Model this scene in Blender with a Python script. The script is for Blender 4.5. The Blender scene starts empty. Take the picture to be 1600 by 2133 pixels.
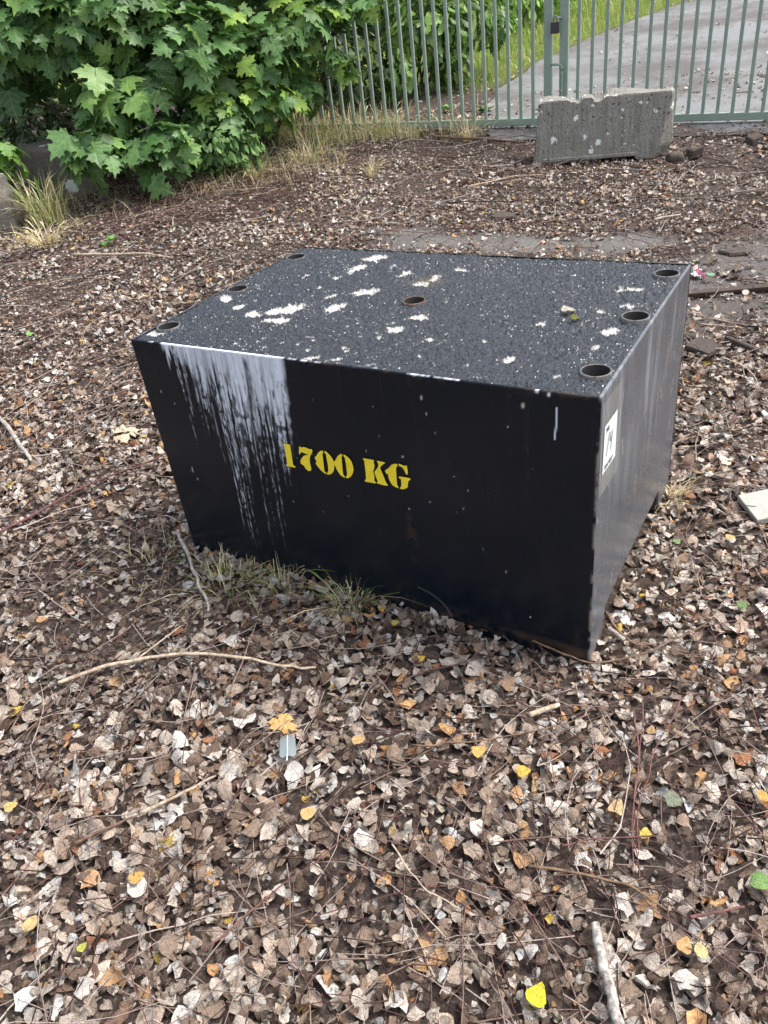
import bpy, bmesh, math, random
import numpy as np
from mathutils import Matrix, Vector
from mathutils.geometry import tessellate_polygon

R = np.random.default_rng(7)
random.seed(7)
scene = bpy.context.scene
col = scene.collection

# ------------------------------------------------------------------ camera
PITCH, ROLL, CAM_H = 0.5887, -0.1352, 1.4173
cp, sp = math.cos(PITCH), math.sin(PITCH)
fw = Vector((0, cp, -sp)); upv = Vector((0, sp, cp)); rt = Vector((1, 0, 0))
cr, sr = math.cos(ROLL), math.sin(ROLL)
right = rt * cr + upv * sr
up = upv * cr - rt * sr
cam = bpy.data.cameras.new('camera')
cam.sensor_fit = 'HORIZONTAL'; cam.sensor_width = 36.0; cam.lens = 36.0 * 1625 / 1600
cam.clip_start = 0.05; cam.clip_end = 2000
camo = bpy.data.objects.new('camera', cam); col.objects.link(camo)
M = Matrix((right, up, -fw)).transposed().to_4x4(); M.translation = Vector((0, 0, CAM_H))
camo.matrix_world = M
scene.camera = camo

# ------------------------------------------------------------------ sky and sun
SUN_EL, SUN_AZ = math.radians(60), math.radians(88)      # azimuth measured from +Y towards +X
w = bpy.data.worlds.new('World'); scene.world = w; w.use_nodes = True
nt = w.node_tree; bgn = nt.nodes['Background']
sky = nt.nodes.new('ShaderNodeTexSky'); sky.sky_type = 'NISHITA'; sky.sun_disc = False
sky.sun_elevation = SUN_EL; sky.sun_rotation = SUN_AZ; sky.dust_density = 4.0; sky.air_density = 1.0
hs = nt.nodes.new('ShaderNodeHueSaturation'); hs.inputs['Saturation'].default_value = 0.55
nt.links.new(sky.outputs[0], hs.inputs['Color']); nt.links.new(hs.outputs[0], bgn.inputs['Color'])
bgn.inputs['Strength'].default_value = 0.15
sl = bpy.data.lights.new('sun', 'SUN'); sl.energy = 1.3; sl.angle = math.radians(20); sl.color = (1.0, 0.965, 0.92)
so = bpy.data.objects.new('sun', sl); col.objects.link(so)
sd = Vector((math.sin(SUN_AZ) * math.cos(SUN_EL), math.cos(SUN_AZ) * math.cos(SUN_EL), math.sin(SUN_EL)))
so.rotation_euler = sd.to_track_quat('Z', 'Y').to_euler()
so.location = (6, 4, 9)
vs = scene.view_settings
vs.view_transform = 'Standard'; vs.look = 'None'; vs.gamma = 1.0; vs.use_curve_mapping = False
vs.exposure = 1.28

# ------------------------------------------------------------------ helpers
def lin(r, g, b):
    f = lambda c: (c / 255 / 12.92) if c / 255 <= 0.04045 else ((c / 255 + 0.055) / 1.055) ** 2.4
    return (f(r), f(g), f(b))

def vnoise(x, y, seed=0):
    """value noise in [-1,1], vectorised"""
    x = np.asarray(x, float); y = np.asarray(y, float)
    xi = np.floor(x).astype(np.int64); yi = np.floor(y).astype(np.int64)
    fx = x - xi; fy = y - yi
    fx = fx * fx * (3 - 2 * fx); fy = fy * fy * (3 - 2 * fy)
    def h(a, b):
        n = (a * 374761393 + b * 668265263 + seed * 974711) & 0x7fffffff
        n = ((n ^ (n >> 13)) * 1274126177) & 0x7fffffff
        n = (n ^ (n >> 16)) & 0xffff
        return n / 32767.5 - 1
    a = h(xi, yi); b = h(xi + 1, yi); c = h(xi, yi + 1); d = h(xi + 1, yi + 1)
    return (a * (1 - fx) + b * fx) * (1 - fy) + (c * (1 - fx) + d * fx) * fy

def fbm(x, y, o=4, seed=0):
    s = 0; a = 1; t = 0
    for i in range(o):
        s = s + a * vnoise(x * 2 ** i, y * 2 ** i, seed + i * 17); t += a; a *= 0.5
    return s / t

def sstep(a, b, x):
    t = np.clip((x - a) / (b - a), 0, 1); return t * t * (3 - 2 * t)

def tag(o, label=None, cat=None, group=None, kind=None):
    if label: o['label'] = label
    if cat: o['category'] = cat
    if group: o['group'] = group
    if kind: o['kind'] = kind
    return o

def link(name, me, mat=None, parent=None, smooth=True):
    o = bpy.data.objects.new(name, me); col.objects.link(o)
    if mat and not me.materials: me.materials.append(mat)
    if parent: o.parent = parent
    return o

def mesh_np(name, V, F, colr=None, smooth=True, attr='Col', loc=None):
    """F: (n,3) or (n,4) int array"""
    V = np.asarray(V, np.float32); F = np.asarray(F, np.int32)
    k = F.shape[1]
    me = bpy.data.meshes.new(name)
    me.vertices.add(len(V)); me.vertices.foreach_set('co', V.ravel())
    me.loops.add(F.size); me.loops.foreach_set('vertex_index', F.ravel())
    me.polygons.add(len(F))
    me.polygons.foreach_set('loop_start', np.arange(0, F.size, k, dtype=np.int32))
    if smooth: me.polygons.foreach_set('use_smooth', np.ones(len(F), bool))
    if colr is not None:
        c = np.ones((len(V), 4), np.float32); c[:, :3] = colr
        a = me.color_attributes.new(attr, 'FLOAT_COLOR', 'POINT'); a.data.foreach_set('color', c.ravel())
    if loc is not None:
        a = me.attributes.new('loc', 'FLOAT_VECTOR', 'POINT'); a.data.foreach_set('vector', np.asarray(loc, np.float32).ravel())
    me.update(calc_edges=True)
    return me

def mesh_pd(name, verts, faces, smooth=False):
    me = bpy.data.meshes.new(name); me.from_pydata([tuple(v) for v in verts], [], [tuple(f) for f in faces])
    if smooth: me.polygons.foreach_set('use_smooth', [True] * len(me.polygons))
    me.update(); return me

def empty(name, loc, rz=0.0):
    o = bpy.data.objects.new(name, None); col.objects.link(o); o.location = loc; o.rotation_euler = (0, 0, rz)
    o.empty_display_size = 0.1
    return o

def box_me(name, x0, x1, y0, y1, z0, z1, bev=0.0, seg=2):
    bm = bmesh.new()
    bmesh.ops.create_cube(bm, size=1)
    for v in bm.verts:
        v.co = Vector((x0 if v.co.x < 0 else x1, y0 if v.co.y < 0 else y1, z0 if v.co.z < 0 else z1))
    if bev: bmesh.ops.bevel(bm, geom=bm.edges[:], offset=bev, segments=seg, affect='EDGES', profile=0.5)
    me = bpy.data.meshes.new(name); bm.to_mesh(me); bm.free(); return me

def tube_np(pts, rad, n=6, cap=True):
    pts = np.asarray(pts, float); m = len(pts)
    rad = np.broadcast_to(np.asarray(rad, float), (m,))
    T = np.gradient(pts, axis=0); T /= np.linalg.norm(T, axis=1)[:, None] + 1e-9
    ref = np.array([0.0, 0, 1]) if abs(T[0][2]) < 0.9 else np.array([1.0, 0, 0])
    A = np.cross(T, ref); A /= np.linalg.norm(A, axis=1)[:, None] + 1e-9
    B = np.cross(T, A)
    th = np.arange(n) / n * 2 * np.pi
    V = pts[:, None, :] + rad[:, None, None] * (np.cos(th)[None, :, None] * A[:, None, :] + np.sin(th)[None, :, None] * B[:, None, :])
    V = V.reshape(-1, 3); F = []
    for i in range(m - 1):
        for j in range(n):
            a = i * n + j; b = i * n + (j + 1) % n
            F += [(a, b, b + n), (a, b + n, a + n)]
    if cap:
        for e, rev in ((0, True), ((m - 1) * n, False)):
            for j in range(1, n - 1):
                F.append((e, e + j + 1, e + j) if rev else (e, e + j, e + j + 1))
    return V, np.array(F)

def join_np(parts):
    V = []; F = []; C = []; o = 0
    for p in parts:
        V.append(p[0]); F.append(np.asarray(p[1]) + o); o += len(p[0])
        if len(p) > 2: C.append(np.broadcast_to(p[2], (len(p[0]), 3)))
    return np.concatenate(V), np.concatenate(F), (np.concatenate(C) if C else None)

def spline(pts, n):
    pts = np.asarray(pts, float); m = len(pts)
    P = np.vstack([2 * pts[0] - pts[1], pts, 2 * pts[-1] - pts[-2]])
    t = np.linspace(0, m - 1 - 1e-6, n); i = t.astype(int); f = (t - i)[:, None]
    p0, p1, p2, p3 = P[i], P[i + 1], P[i + 2], P[i + 3]
    return 0.5 * (2 * p1 + (p2 - p0) * f + (2 * p0 - 5 * p1 + 4 * p2 - p3) * f ** 2 + (3 * p1 - p0 - 3 * p2 + p3) * f ** 3)

# ------------------------------------------------------------------ materials
class NB:
    """tiny node helper"""
    def __init__(s, name):
        s.m = bpy.data.materials.new(name); s.m.use_nodes = True
        s.t = s.m.node_tree; s.p = s.t.nodes['Principled BSDF']; s.out = s.t.nodes['Material Output']
    def n(s, ty, **kw):
        nd = s.t.nodes.new(ty)
        for k, v in kw.items():
            if k in nd.inputs: nd.inputs[k].default_value = v
            else: setattr(nd, k, v)
        return nd
    def l(s, a, b): s.t.links.new(a, b)
    def coord(s, kind='Object', scale=(1, 1, 1)):
        tc = s.n('ShaderNodeTexCoord'); mp = s.n('ShaderNodeMapping'); mp.inputs['Scale'].default_value = scale
        s.l(tc.outputs[kind], mp.inputs['Vector']); return mp.outputs[0]
    def noise(s, vec, scale, detail=4, rough=0.55, dist=0.0):
        nd = s.n('ShaderNodeTexNoise', Scale=scale, Detail=detail, Roughness=rough, Distortion=dist)
        s.l(vec, nd.inputs['Vector']); return nd.outputs['Fac']
    def ramp(s, fac, stops):
        nd = s.n('ShaderNodeValToRGB'); e = nd.color_ramp.elements
        while len(e) < len(stops): e.new(0.5)
        for el, (p, c) in zip(e, stops):
            el.position = p; el.color = (*c, 1) if not np.isscalar(c) else (c, c, c, 1)
        s.l(fac, nd.inputs[0]); return nd.outputs[0]
    def mix(s, fac, a, b, blend='MIX'):
        nd = s.n('ShaderNodeMix', data_type='RGBA', blend_type=blend)
        for v, i in ((fac, 0), (a, 6), (b, 7)):
            if hasattr(v, 'links'): s.l(v, nd.inputs[i])
            else: nd.inputs[i].default_value = v if i == 0 else (*v, 1)
        return nd.outputs[2]
    def math(s, op, a, b=None, clamp=False):
        nd = s.n('ShaderNodeMath', operation=op, use_clamp=clamp)
        for i, v in enumerate((a, b)):
            if v is None: continue
            if hasattr(v, 'links'): s.l(v, nd.inputs[i])
            else: nd.inputs[i].default_value = v
        return nd.outputs[0]
    def attr(s, name='Col'):
        nd = s.n('ShaderNodeAttribute', attribute_name=name); return nd.outputs['Color']
    def sep(s, c):
        nd = s.n('ShaderNodeSeparateColor'); s.l(c, nd.inputs[0]); return nd.outputs
    def bump(s, h, strength=0.5, dist=0.01):
        nd = s.n('ShaderNodeBump', Strength=strength, Distance=dist); s.l(h, nd.inputs['Height']); s.l(nd.outputs[0], s.p.inputs['Normal'])
    def base(s, c):
        if hasattr(c, 'links'): s.l(c, s.p.inputs['Base Color'])
        else: s.p.inputs['Base Color'].default_value = (*c, 1)
        return s
    def rough(s, r):
        if hasattr(r, 'links'): s.l(r, s.p.inputs['Roughness'])
        else: s.p.inputs['Roughness'].default_value = r
        return s

def mat_leaf(name, transl=0.25, rough=0.6, mott=90, lo=0.62, hi=1.25, spec=0.35):
    b = NB(name); c = b.attr()
    v = b.coord('Object')
    n = b.noise(v, mott, 3, 0.6)
    m = b.ramp(n, [(0.25, lo), (0.75, hi)])
    cc = b.mix(1.0, c, m, 'MULTIPLY')
    b.base(cc).rough(rough); b.p.inputs['Specular IOR Level'].default_value = spec
    b.bump(n, 0.35, 0.002)
    return translucent(b, cc, transl)

def translucent(b, cc, transl):
    tr = b.n('ShaderNodeBsdfTranslucent'); b.l(cc, tr.inputs['Color'])
    mx = b.n('ShaderNodeMixShader'); mx.inputs[0].default_value = transl
    b.l(b.p.outputs[0], mx.inputs[1]); b.l(tr.outputs[0], mx.inputs[2]); b.l(mx.outputs[0], b.out.inputs['Surface'])
    return b.m

def mat_veined(name, transl, rough, spec, lo, hi, vein_col, vein_k, freq, blotch=0.0, bumpk=0.5):
    """leaf blade: mottling and veins in the leaf's own coordinates (attribute loc: along, across, seed)"""
    b = NB(name); c = b.attr()
    at = b.n('ShaderNodeAttribute', attribute_name='loc'); vec = at.outputs['Vector']
    sx = b.n('ShaderNodeSeparateXYZ'); b.l(vec, sx.inputs[0]); X_, Y_ = sx.outputs[0], b.math('ABSOLUTE', sx.outputs[1])
    n1 = b.noise(vec, 5.0, 4, 0.65); n2 = b.noise(vec, 22.0, 3, 0.6)
    m = b.ramp(n1, [(0.28, lo), (0.72, hi)])
    cc = b.mix(1.0, c, m, 'MULTIPLY')
    m2 = b.ramp(n2, [(0.3, 0.72), (0.7, 1.18)]); cc = b.mix(1.0, cc, m2, 'MULTIPLY')
    if blotch:
        n3 = b.noise(vec, 3.2, 3, 0.6, 0.8); cc = b.mix(b.ramp(n3, [(0.56, 0.0), (0.72, blotch)]), cc, lin(66, 48, 38))
    w1 = b.math('SINE', b.math('MULTIPLY', b.math('SUBTRACT', X_, b.math('MULTIPLY', Y_, 0.75)), freq))
    side = b.ramp(b.math('MULTIPLY', b.math('ADD', w1, 1.0), 0.5), [(0.86, 0.0), (1.0, 1.0)])
    mid = b.ramp(Y_, [(0.0, 1.0), (0.035, 0.0)])
    vein = b.math('MAXIMUM', b.math('MULTIPLY', side, 0.6), mid)
    cc = b.mix(b.math('MULTIPLY', vein, vein_k), cc, b.mix(0.5, cc, vein_col))
    b.base(cc).rough(rough); b.p.inputs['Specular IOR Level'].default_value = spec
    b.bump(b.math('ADD', n2, b.math('ADD', n1, b.math('MULTIPLY', vein, -0.5))), bumpk, 0.004)
    return translucent(b, cc, transl)

M_dry = mat_veined('dry_leaf', 0.10, 0.72, 0.25, 0.62, 1.25, lin(190, 168, 146), 0.55, 34.0, 0.45, 0.9)
M_green = mat_veined('green_leaf', 0.30, 0.42, 0.4, 0.85, 1.12, lin(190, 210, 140), 0.5, 26.0, 0.0, 0.3)
M_stalk = mat_leaf('green_stalk', 0.2, 0.5, 45, 0.75, 1.2, 0.35)
M_grass = mat_leaf('grass_blade', 0.3, 0.6, 60, 0.8, 1.15, 0.3)

def mat_wood(name, a, b_, sc=60, stretch=(1, 1, 1)):
    b = NB(name); v = b.coord('Object', stretch)
    n = b.noise(v, sc, 5, 0.65); b.base(b.ramp(n, [(0.3, a), (0.7, b_)])).rough(0.85); b.bump(n, 0.6, 0.004); return b.m
M_twig = mat_leaf('twig_bark', 0.0, 0.8, 120, 0.6, 1.3, 0.2)
M_pale = mat_wood('pale_wood', lin(120, 98, 78), lin(205, 188, 165))
M_birch = mat_wood('birch_bark', lin(70, 58, 52), lin(200, 195, 185), 75)
M_greyst = mat_wood('grey_wood', lin(95, 85, 78), lin(190, 182, 172))
M_brownst = mat_wood('brown_wood', lin(62, 45, 36), lin(140, 112, 88))
M_redst = mat_wood('red_bark', lin(62, 36, 34), lin(128, 88, 82))
M_oldboard = mat_wood('weathered_board', lin(36, 28, 24), lin(84, 68, 56), 40, (1, 6, 6))
M_chip = mat_wood('bark_chunk', lin(30, 25, 22), lin(92, 80, 70), 45, (1, 5, 5))

# ground: humus with patches of bare asphalt (R) and turf (G)
b = NB('ground_soil'); v = b.coord('Object')
n1 = b.noise(v, 55, 6, 0.7); n2 = b.noise(v, 3.5, 4, 0.6); n3 = b.noise(v, 220, 3, 0.6)
soil = b.ramp(n1, [(0.28, lin(31, 26, 24)), (0.5, lin(68, 58, 53)), (0.72, lin(122, 108, 98))])
asph = b.mix(b.ramp(n3, [(0.35, 0.0), (0.7, 1.0)]), lin(76, 74, 72), lin(138, 135, 131))
asph = b.mix(b.ramp(n1, [(0.45, 0.0), (0.75, 0.7)]), asph, lin(70, 58, 48))
turf = b.mix(n1, lin(52, 66, 26), lin(120, 130, 62))
s_ = b.sep(b.attr())
c = b.mix(s_[0], soil, asph); c = b.mix(s_[1], c, turf)
b.base(c).rough(0.92); b.p.inputs['Specular IOR Level'].default_value = 0.2
b.bump(n1, 0.9, 0.012); M_ground = b.m

b = NB('asphalt_road'); v = b.coord('Object')
n1 = b.noise(v, 160, 4, 0.7); n2 = b.noise(v, 1.3, 5, 0.65); n3 = b.noise(v, 12, 4, 0.6)
c = b.mix(b.ramp(n1, [(0.3, 0.0), (0.75, 1.0)]), lin(82, 83, 82), lin(140, 142, 142))
c = b.mix(b.ramp(n2, [(0.40, 0.0), (0.60, 0.8)]), c, lin(72, 64, 60))
c = b.mix(b.ramp(n3, [(0.6, 0.0), (0.8, 0.35)]), c, lin(70, 58, 50))
b.base(c).rough(0.8); b.bump(n1, 0.5, 0.004); M_road = b.m

# black paint of the block: R = lime run-off on the front, streaks and painted reflection on the sides, G = rust and dirt, B = pale scratches
b = NB('black_paint'); v = b.coord('Object'); vs_ = b.coord('Object', (1, 1, 0.06))
s_ = b.sep(b.attr())
n1 = b.noise(vs_, 70, 4, 0.6); n2 = b.noise(v, 260, 3, 0.6); n3 = b.noise(v, 9, 4, 0.6)
c = b.mix(n1, (0.0022, 0.0052, 0.0095), (0.0055, 0.0100, 0.0160))
c = b.mix(b.ramp(n2, [(0.70, 0.0), (0.76, 0.05)]), c, lin(150, 150, 150))
rustc = b.mix(n2, lin(44, 34, 28), lin(112, 84, 62))
c = b.mix(s_[1], c, rustc)
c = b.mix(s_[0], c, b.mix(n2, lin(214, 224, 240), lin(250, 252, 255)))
c = b.mix(s_[2], c, lin(196, 186, 172))
b.base(c); r0 = b.ramp(n3, [(0.3, 0.17), (0.7, 0.30)])
r1 = b.math('ADD', r0, b.math('MULTIPLY', s_[0], 0.4)); r1 = b.math('ADD', r1, b.math('MULTIPLY', s_[1], 0.4), True)
b.rough(r1); b.p.inputs['Specular IOR Level'].default_value = 0.30
b.bump(b.math('ADD', n1, b.math('MULTIPLY', s_[0], 0.6)), 0.12, 0.002); M_paint = b.m

# bitumen coated concrete top: R = flaked pale patch, G = moss / dirt
b = NB('bitumen_top'); v = b.coord('Object')
s_ = b.sep(b.attr())
n1 = b.noise(v, 150, 4, 0.65); n2 = b.noise(v, 12, 4, 0.6); n3 = b.noise(v, 380, 2, 0.5)
vo = b.n('ShaderNodeTexVoronoi', Scale=165.0); b.l(v, vo.inputs['Vector'])
vc = b.sep(vo.outputs['Color'])
gate_ = b.math('GREATER_THAN', b.math('ADD', vc[0], b.math('MULTIPLY', b.noise(v, 5.5, 4, 0.65), 1.0)), 1.41)
spot = b.math('MULTIPLY', gate_, b.math('LESS_THAN', b.math('ADD', vo.outputs['Distance'], b.math('MULTIPLY', n3, 0.25)), 0.44))
c = b.mix(b.ramp(n1, [(0.35, 0.0), (0.7, 1.0)]), (0.012, 0.0165, 0.0235), (0.046, 0.057, 0.073))
pale = b.mix(n1, lin(158, 155, 148), lin(230, 227, 220))
c = b.mix(spot, c, pale)
c = b.mix(s_[0], c, pale)
c = b.mix(s_[1], c, b.mix(n1, lin(70, 66, 34), lin(150, 140, 96)))
b.base(c); b.rough(b.math('ADD', b.ramp(n1, [(0.3, 0.24), (0.7, 0.42)]), b.math('MULTIPLY', s_[0], 0.3), True))
b.bump(n1, 1.0, 0.008); M_top = b.m

b = NB('rusty_collar'); v = b.coord('Object'); n1 = b.noise(v, 70, 4, 0.65)
b.base(b.ramp(n1, [(0.35, lin(58, 58, 60)), (0.55, lin(104, 100, 98)), (0.75, lin(92, 70, 58))])).rough(0.6); b.bump(n1, 0.4, 0.002); M_collar = b.m
b = NB('rusty_collar_bare'); v = b.coord('Object'); n1 = b.noise(v, 60, 4, 0.65)
b.base(b.ramp(n1, [(0.3, lin(48, 36, 32)), (0.7, lin(112, 84, 72))])).rough(0.7); b.bump(n1, 0.4, 0.002); M_collar2 = b.m

b = NB('yellow_stencil_paint'); v = b.coord('Object'); n1 = b.noise(v, 160, 4, 0.7); n2 = b.noise(v, 35, 3, 0.6)
c = b.mix(n2, lin(236, 206, 30), lin(252, 230, 60)); c = b.mix(b.ramp(n1, [(0.58, 0.0), (0.78, 0.55)]), c, lin(120, 104, 24))
b.base(c).rough(0.6); M_yellow = b.m
b = NB('white_paper'); b.base(lin(212, 216, 216)).rough(0.5); M_paper = b.m
b = NB('ink'); b.base(lin(52, 52, 70)).rough(0.6); M_ink = b.m
b = NB('clear_tape'); b.base(lin(170, 170, 166)).rough(0.22)
n1 = b.noise(b.coord('Object', (1, 1, 0.12)), 60, 3, 0.6)
b.l(b.ramp(n1, [(0.3, 0.22), (0.75, 0.50)]), b.p.inputs['Alpha']); M_tape = b.m

b = NB('gate_green'); v = b.coord('Object'); n1 = b.noise(v, 30, 4, 0.6); n2 = b.noise(v, 180, 3, 0.6)
c = b.mix(n1, lin(120, 136, 122), lin(146, 162, 146)); c = b.mix(b.ramp(n2, [(0.66, 0.0), (0.8, 0.4)]), c, lin(70, 72, 60))
b.base(c).rough(0.5); M_gate = b.m
b = NB('galvanised'); b.base(lin(150, 156, 156)).rough(0.4); b.p.inputs['Metallic'].default_value = 0.7; M_galv = b.m
b = NB('padlock_body'); b.base(lin(74, 68, 72)).rough(0.45); b.p.inputs['Metallic'].default_value = 0.6; M_lock = b.m

def mat_stone(name, a, c_, white=0.5, dark=0.5, sc=15):
    b = NB(name); v = b.coord('Object')
    n1 = b.noise(v, 9, 6, 0.7); n2 = b.noise(v, 90, 4, 0.6); n3 = b.noise(v, 28, 4, 0.6, 0.6)
    nv = b.noise(b.coord('Object', (1, 1, 0.07)), 60, 4, 0.65)
    c = b.mix(n1, a, c_); c = b.mix(b.ramp(n2, [(0.3, 0.5), (0.6, 0.0)]), c, lin(58, 55, 48))
    c = b.mix(b.ramp(nv, [(0.45, 0.0), (0.72, 0.6)]), c, lin(70, 69, 62))
    for k, (thr, colr, s2, r) in enumerate(((1 - white, lin(226, 232, 224), sc, 0.30), (1 - dark, lin(70, 68, 62), sc * 1.8, 0.24), (0.5, lin(128, 124, 108), sc * 1.1, 0.32))):
        vo = b.n('ShaderNodeTexVoronoi', Scale=s2); mp = b.n('ShaderNodeMapping'); mp.inputs['Location'].default_value = (k * 3.7, k * 1.9, k * 5.1)
        wv = b.n('ShaderNodeVectorMath', operation='MULTIPLY_ADD'); nz = b.n('ShaderNodeTexNoise', Scale=38.0, Detail=4.0); b.l(v, nz.inputs['Vector'])
        b.l(nz.outputs['Color'], wv.inputs[0]); wv.inputs[1].default_value = (0.035, 0.035, 0.035); b.l(v, wv.inputs[2])
        b.l(wv.outputs[0], mp.inputs['Vector']); b.l(mp.outputs[0], vo.inputs['Vector'])
        sc_ = b.sep(vo.outputs['Color'])
        g = b.math('GREATER_THAN', sc_[0], thr)
        # radius differs cell by cell
        rr = b.math('MULTIPLY', b.math('ADD', b.math('MULTIPLY', sc_[1], 0.85), 0.15), r * 1.15)
        d = b.math('LESS_THAN', b.math('ADD', vo.outputs['Distance'], b.math('MULTIPLY', b.math('SUBTRACT', n2, 0.5), 0.5)), rr)
        f = b.math('MULTIPLY', b.math('MULTIPLY', g, d), 0.85)
        c = b.mix(f, c, colr)
    b.base(c).rough(0.9); b.bump(b.math('ADD', n2, n3), 0.7, 0.008); return b.m
M_conc = mat_stone('old_concrete', lin(120, 118, 110), lin(164, 161, 150), 0.85, 0.65, 15)
M_rock = mat_stone('lichen_rock', lin(84, 80, 73), lin(134, 128, 117), 0.35, 0.4, 7)
b = NB('white_board'); v = b.coord('Object'); n1 = b.noise(v, 40, 4, 0.6); n2 = b.noise(v, 150, 3, 0.6)
c = b.mix(n1, lin(140, 140, 131), lin(172, 172, 162)); c = b.mix(b.ramp(n2, [(0.68, 0.0), (0.74, 0.8)]), c, lin(84, 80, 72)); b.base(c).rough(0.6); M_white = b.m
b = NB('pink_plastic'); b.base(lin(222, 120, 160)).rough(0.4); M_pink = b.m
b = NB('white_plastic'); b.base(lin(226, 222, 218)).rough(0.4); M_wplast = b.m
b = NB('feather_grey'); v = b.coord('Object', (3, 60, 3)); n1 = b.noise(v, 20, 3, 0.6); b.base(b.mix(n1, lin(88, 98, 100), lin(134, 146, 148))).rough(0.6); M_feather = b.m

# ------------------------------------------------------------------ terrain
BW, BD, BH, BYAW = 1.2583, 0.8275, 0.72, -0.585
FRC = np.array([0.4425, 1.3363]); EX = np.array([math.cos(BYAW), math.sin(BYAW)]); EY = np.array([-math.sin(BYAW), math.cos(BYAW)])
BC = FRC - EX * BW / 2 + EY * BD / 2
def blk_uv(x, y):
    dx = x - FRC[0]; dy = y - FRC[1]
    return dx * EX[0] + dy * EX[1] + BW, dx * EY[0] + dy * EY[1]
def in_block(x, y, m=0.0):
    u, v_ = blk_uv(x, y); return (u > -m) & (u < BW + m) & (v_ > -m) & (v_ < BD + m)
def TZ(x, y):
    s = np.clip(np.asarray(y, float) - 2.6, 0, 34.0)
    return 0.09 * (np.sqrt(s * s + 0.25) - 0.5)
def bump_z(x, y):
    x = np.asarray(x, float); y = np.asarray(y, float)
    u, v_ = blk_uv(x, y)
    d = np.maximum(np.maximum(-u, u - BW), np.maximum(-v_, v_ - BD))
    k = sstep(0.0, 0.25, d) * (np.abs(x) < 8) * (y < 8) * sstep(-1, 0.2, y)
    return k * (0.016 * fbm(x * 2.2, y * 2.2, 3, 3) + 0.008 * vnoise(x * 9, y * 9, 5))
def gz(x, y): return TZ(x, y) + bump_z(x, y)

def asphalt_mask(x, y):
    x = np.asarray(x, float); y = np.asarray(y, float)
    wob = 0.35 * fbm(x * 2.5, y * 2.5, 4, 11)
    # strip behind the block, running parallel to the gate
    cl = 4.85 - 0.44 * (x - 0.16)
    a = sstep(0.20, 0.03, np.abs(y - cl) + wob * 0.6) * sstep(-0.15, 0.5, x) * sstep(3.2, 2.0, x)
    c2 = sstep(0.30, 0.05, np.hypot((x - 1.85) / 1.6, (y - 3.33) / 0.55) * 0.3 + wob * 0.4)
    c3 = 0.8 * sstep(0.42, 0.12, np.hypot((x - 2.3) / 1.6, (y - 3.7) / 0.4) * 0.3 + wob * 0.3)
    return np.clip(np.maximum(np.maximum(a, c2 * 0.6), c3), 0, 1) * (0.75 + 0.25 * sstep(-0.3, 0.2, fbm(x * 5, y * 5, 3, 14)))

ROAD_L = np.array([(1.20, 6.62), (1.34, 7.2), (1.46, 7.95), (2.3, 9.37), (3.55, 10.75), (5.0, 12.0), (9.5, 15.4), (20, 22), (60, 42)])
ROAD_R = np.array([(5.6, 4.7), (6.6, 5.6), (7.4, 6.4), (8.4, 7.5), (9.6, 8.6), (11.2, 9.8), (16, 13), (27, 19.2), (70, 38)])
def road_left_x(y): return np.interp(y, ROAD_L[:, 1], ROAD_L[:, 0])
GP = np.array([0.45, 7.346]); GD = np.array([0.9104, -0.4138]); GN = np.array([0.4138, 0.9104])   # gate line
def gate_sd(x, y): return (x - GP[0]) * GN[0] + (y - GP[1]) * GN[1]
def turf_mask(x, y):
    return (sstep(1.1, 2.1, gate_sd(x, y)) * sstep(0.05, -0.25, x - road_left_x(y)) )

def axis(lo, hi, st, far):
    a = np.arange(lo, hi + 1e-6, st); o = []; d = st; p = hi
    while p < far: d *= 1.35; p += d; o.append(p)
    q = []; d = st; p = lo
    while p > -far: d *= 1.35; p -= d; q.append(p)
    return np.array(q[::-1] + list(a) + o)
gx = axis(-5, 6, 0.055, 400); gy = axis(-2, 11, 0.055, 400)
X, Y = np.meshgrid(gx, gy)
Z = gz(X, Y) - 0.006 * in_block(X, Y, 0.06)
nx, ny = len(gx), len(gy)
i = np.arange((nx - 1) * (ny - 1)); r_, c_ = i // (nx - 1), i % (nx - 1); q = r_ * nx + c_
F = np.stack([q, q + 1, q + nx + 1, q + nx], 1)
colr = np.stack([asphalt_mask(X, Y).ravel(), turf_mask(X, Y).ravel(), np.zeros(X.size)], 1)
ground = link('ground', mesh_np('ground', np.stack([X, Y, Z], -1).reshape(-1, 3), F, colr), M_ground)
tag(ground, kind='structure')

# road beyond the gate
rl = spline(ROAD_L, 60); rr = spline(ROAD_R, 60)
ts = np.linspace(0, 1, 24)
P = rl[:, None, :] * (1 - ts)[None, :, None] + rr[:, None, :] * ts[None, :, None]
P[:, 0, 0] += 0.05 * vnoise(np.arange(60) * 0.7, np.zeros(60), 4)
Zr = TZ(P[..., 0], P[..., 1]) + 0.012
i = np.arange(59 * 23); q = (i // 23) * 24 + i % 23
road = link('road', mesh_np('road', np.concatenate([P, Zr[..., None]], -1).reshape(-1, 3), np.stack([q, q + 1, q + 25, q + 24], 1)), M_road)
tag(road, kind='structure')

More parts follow.
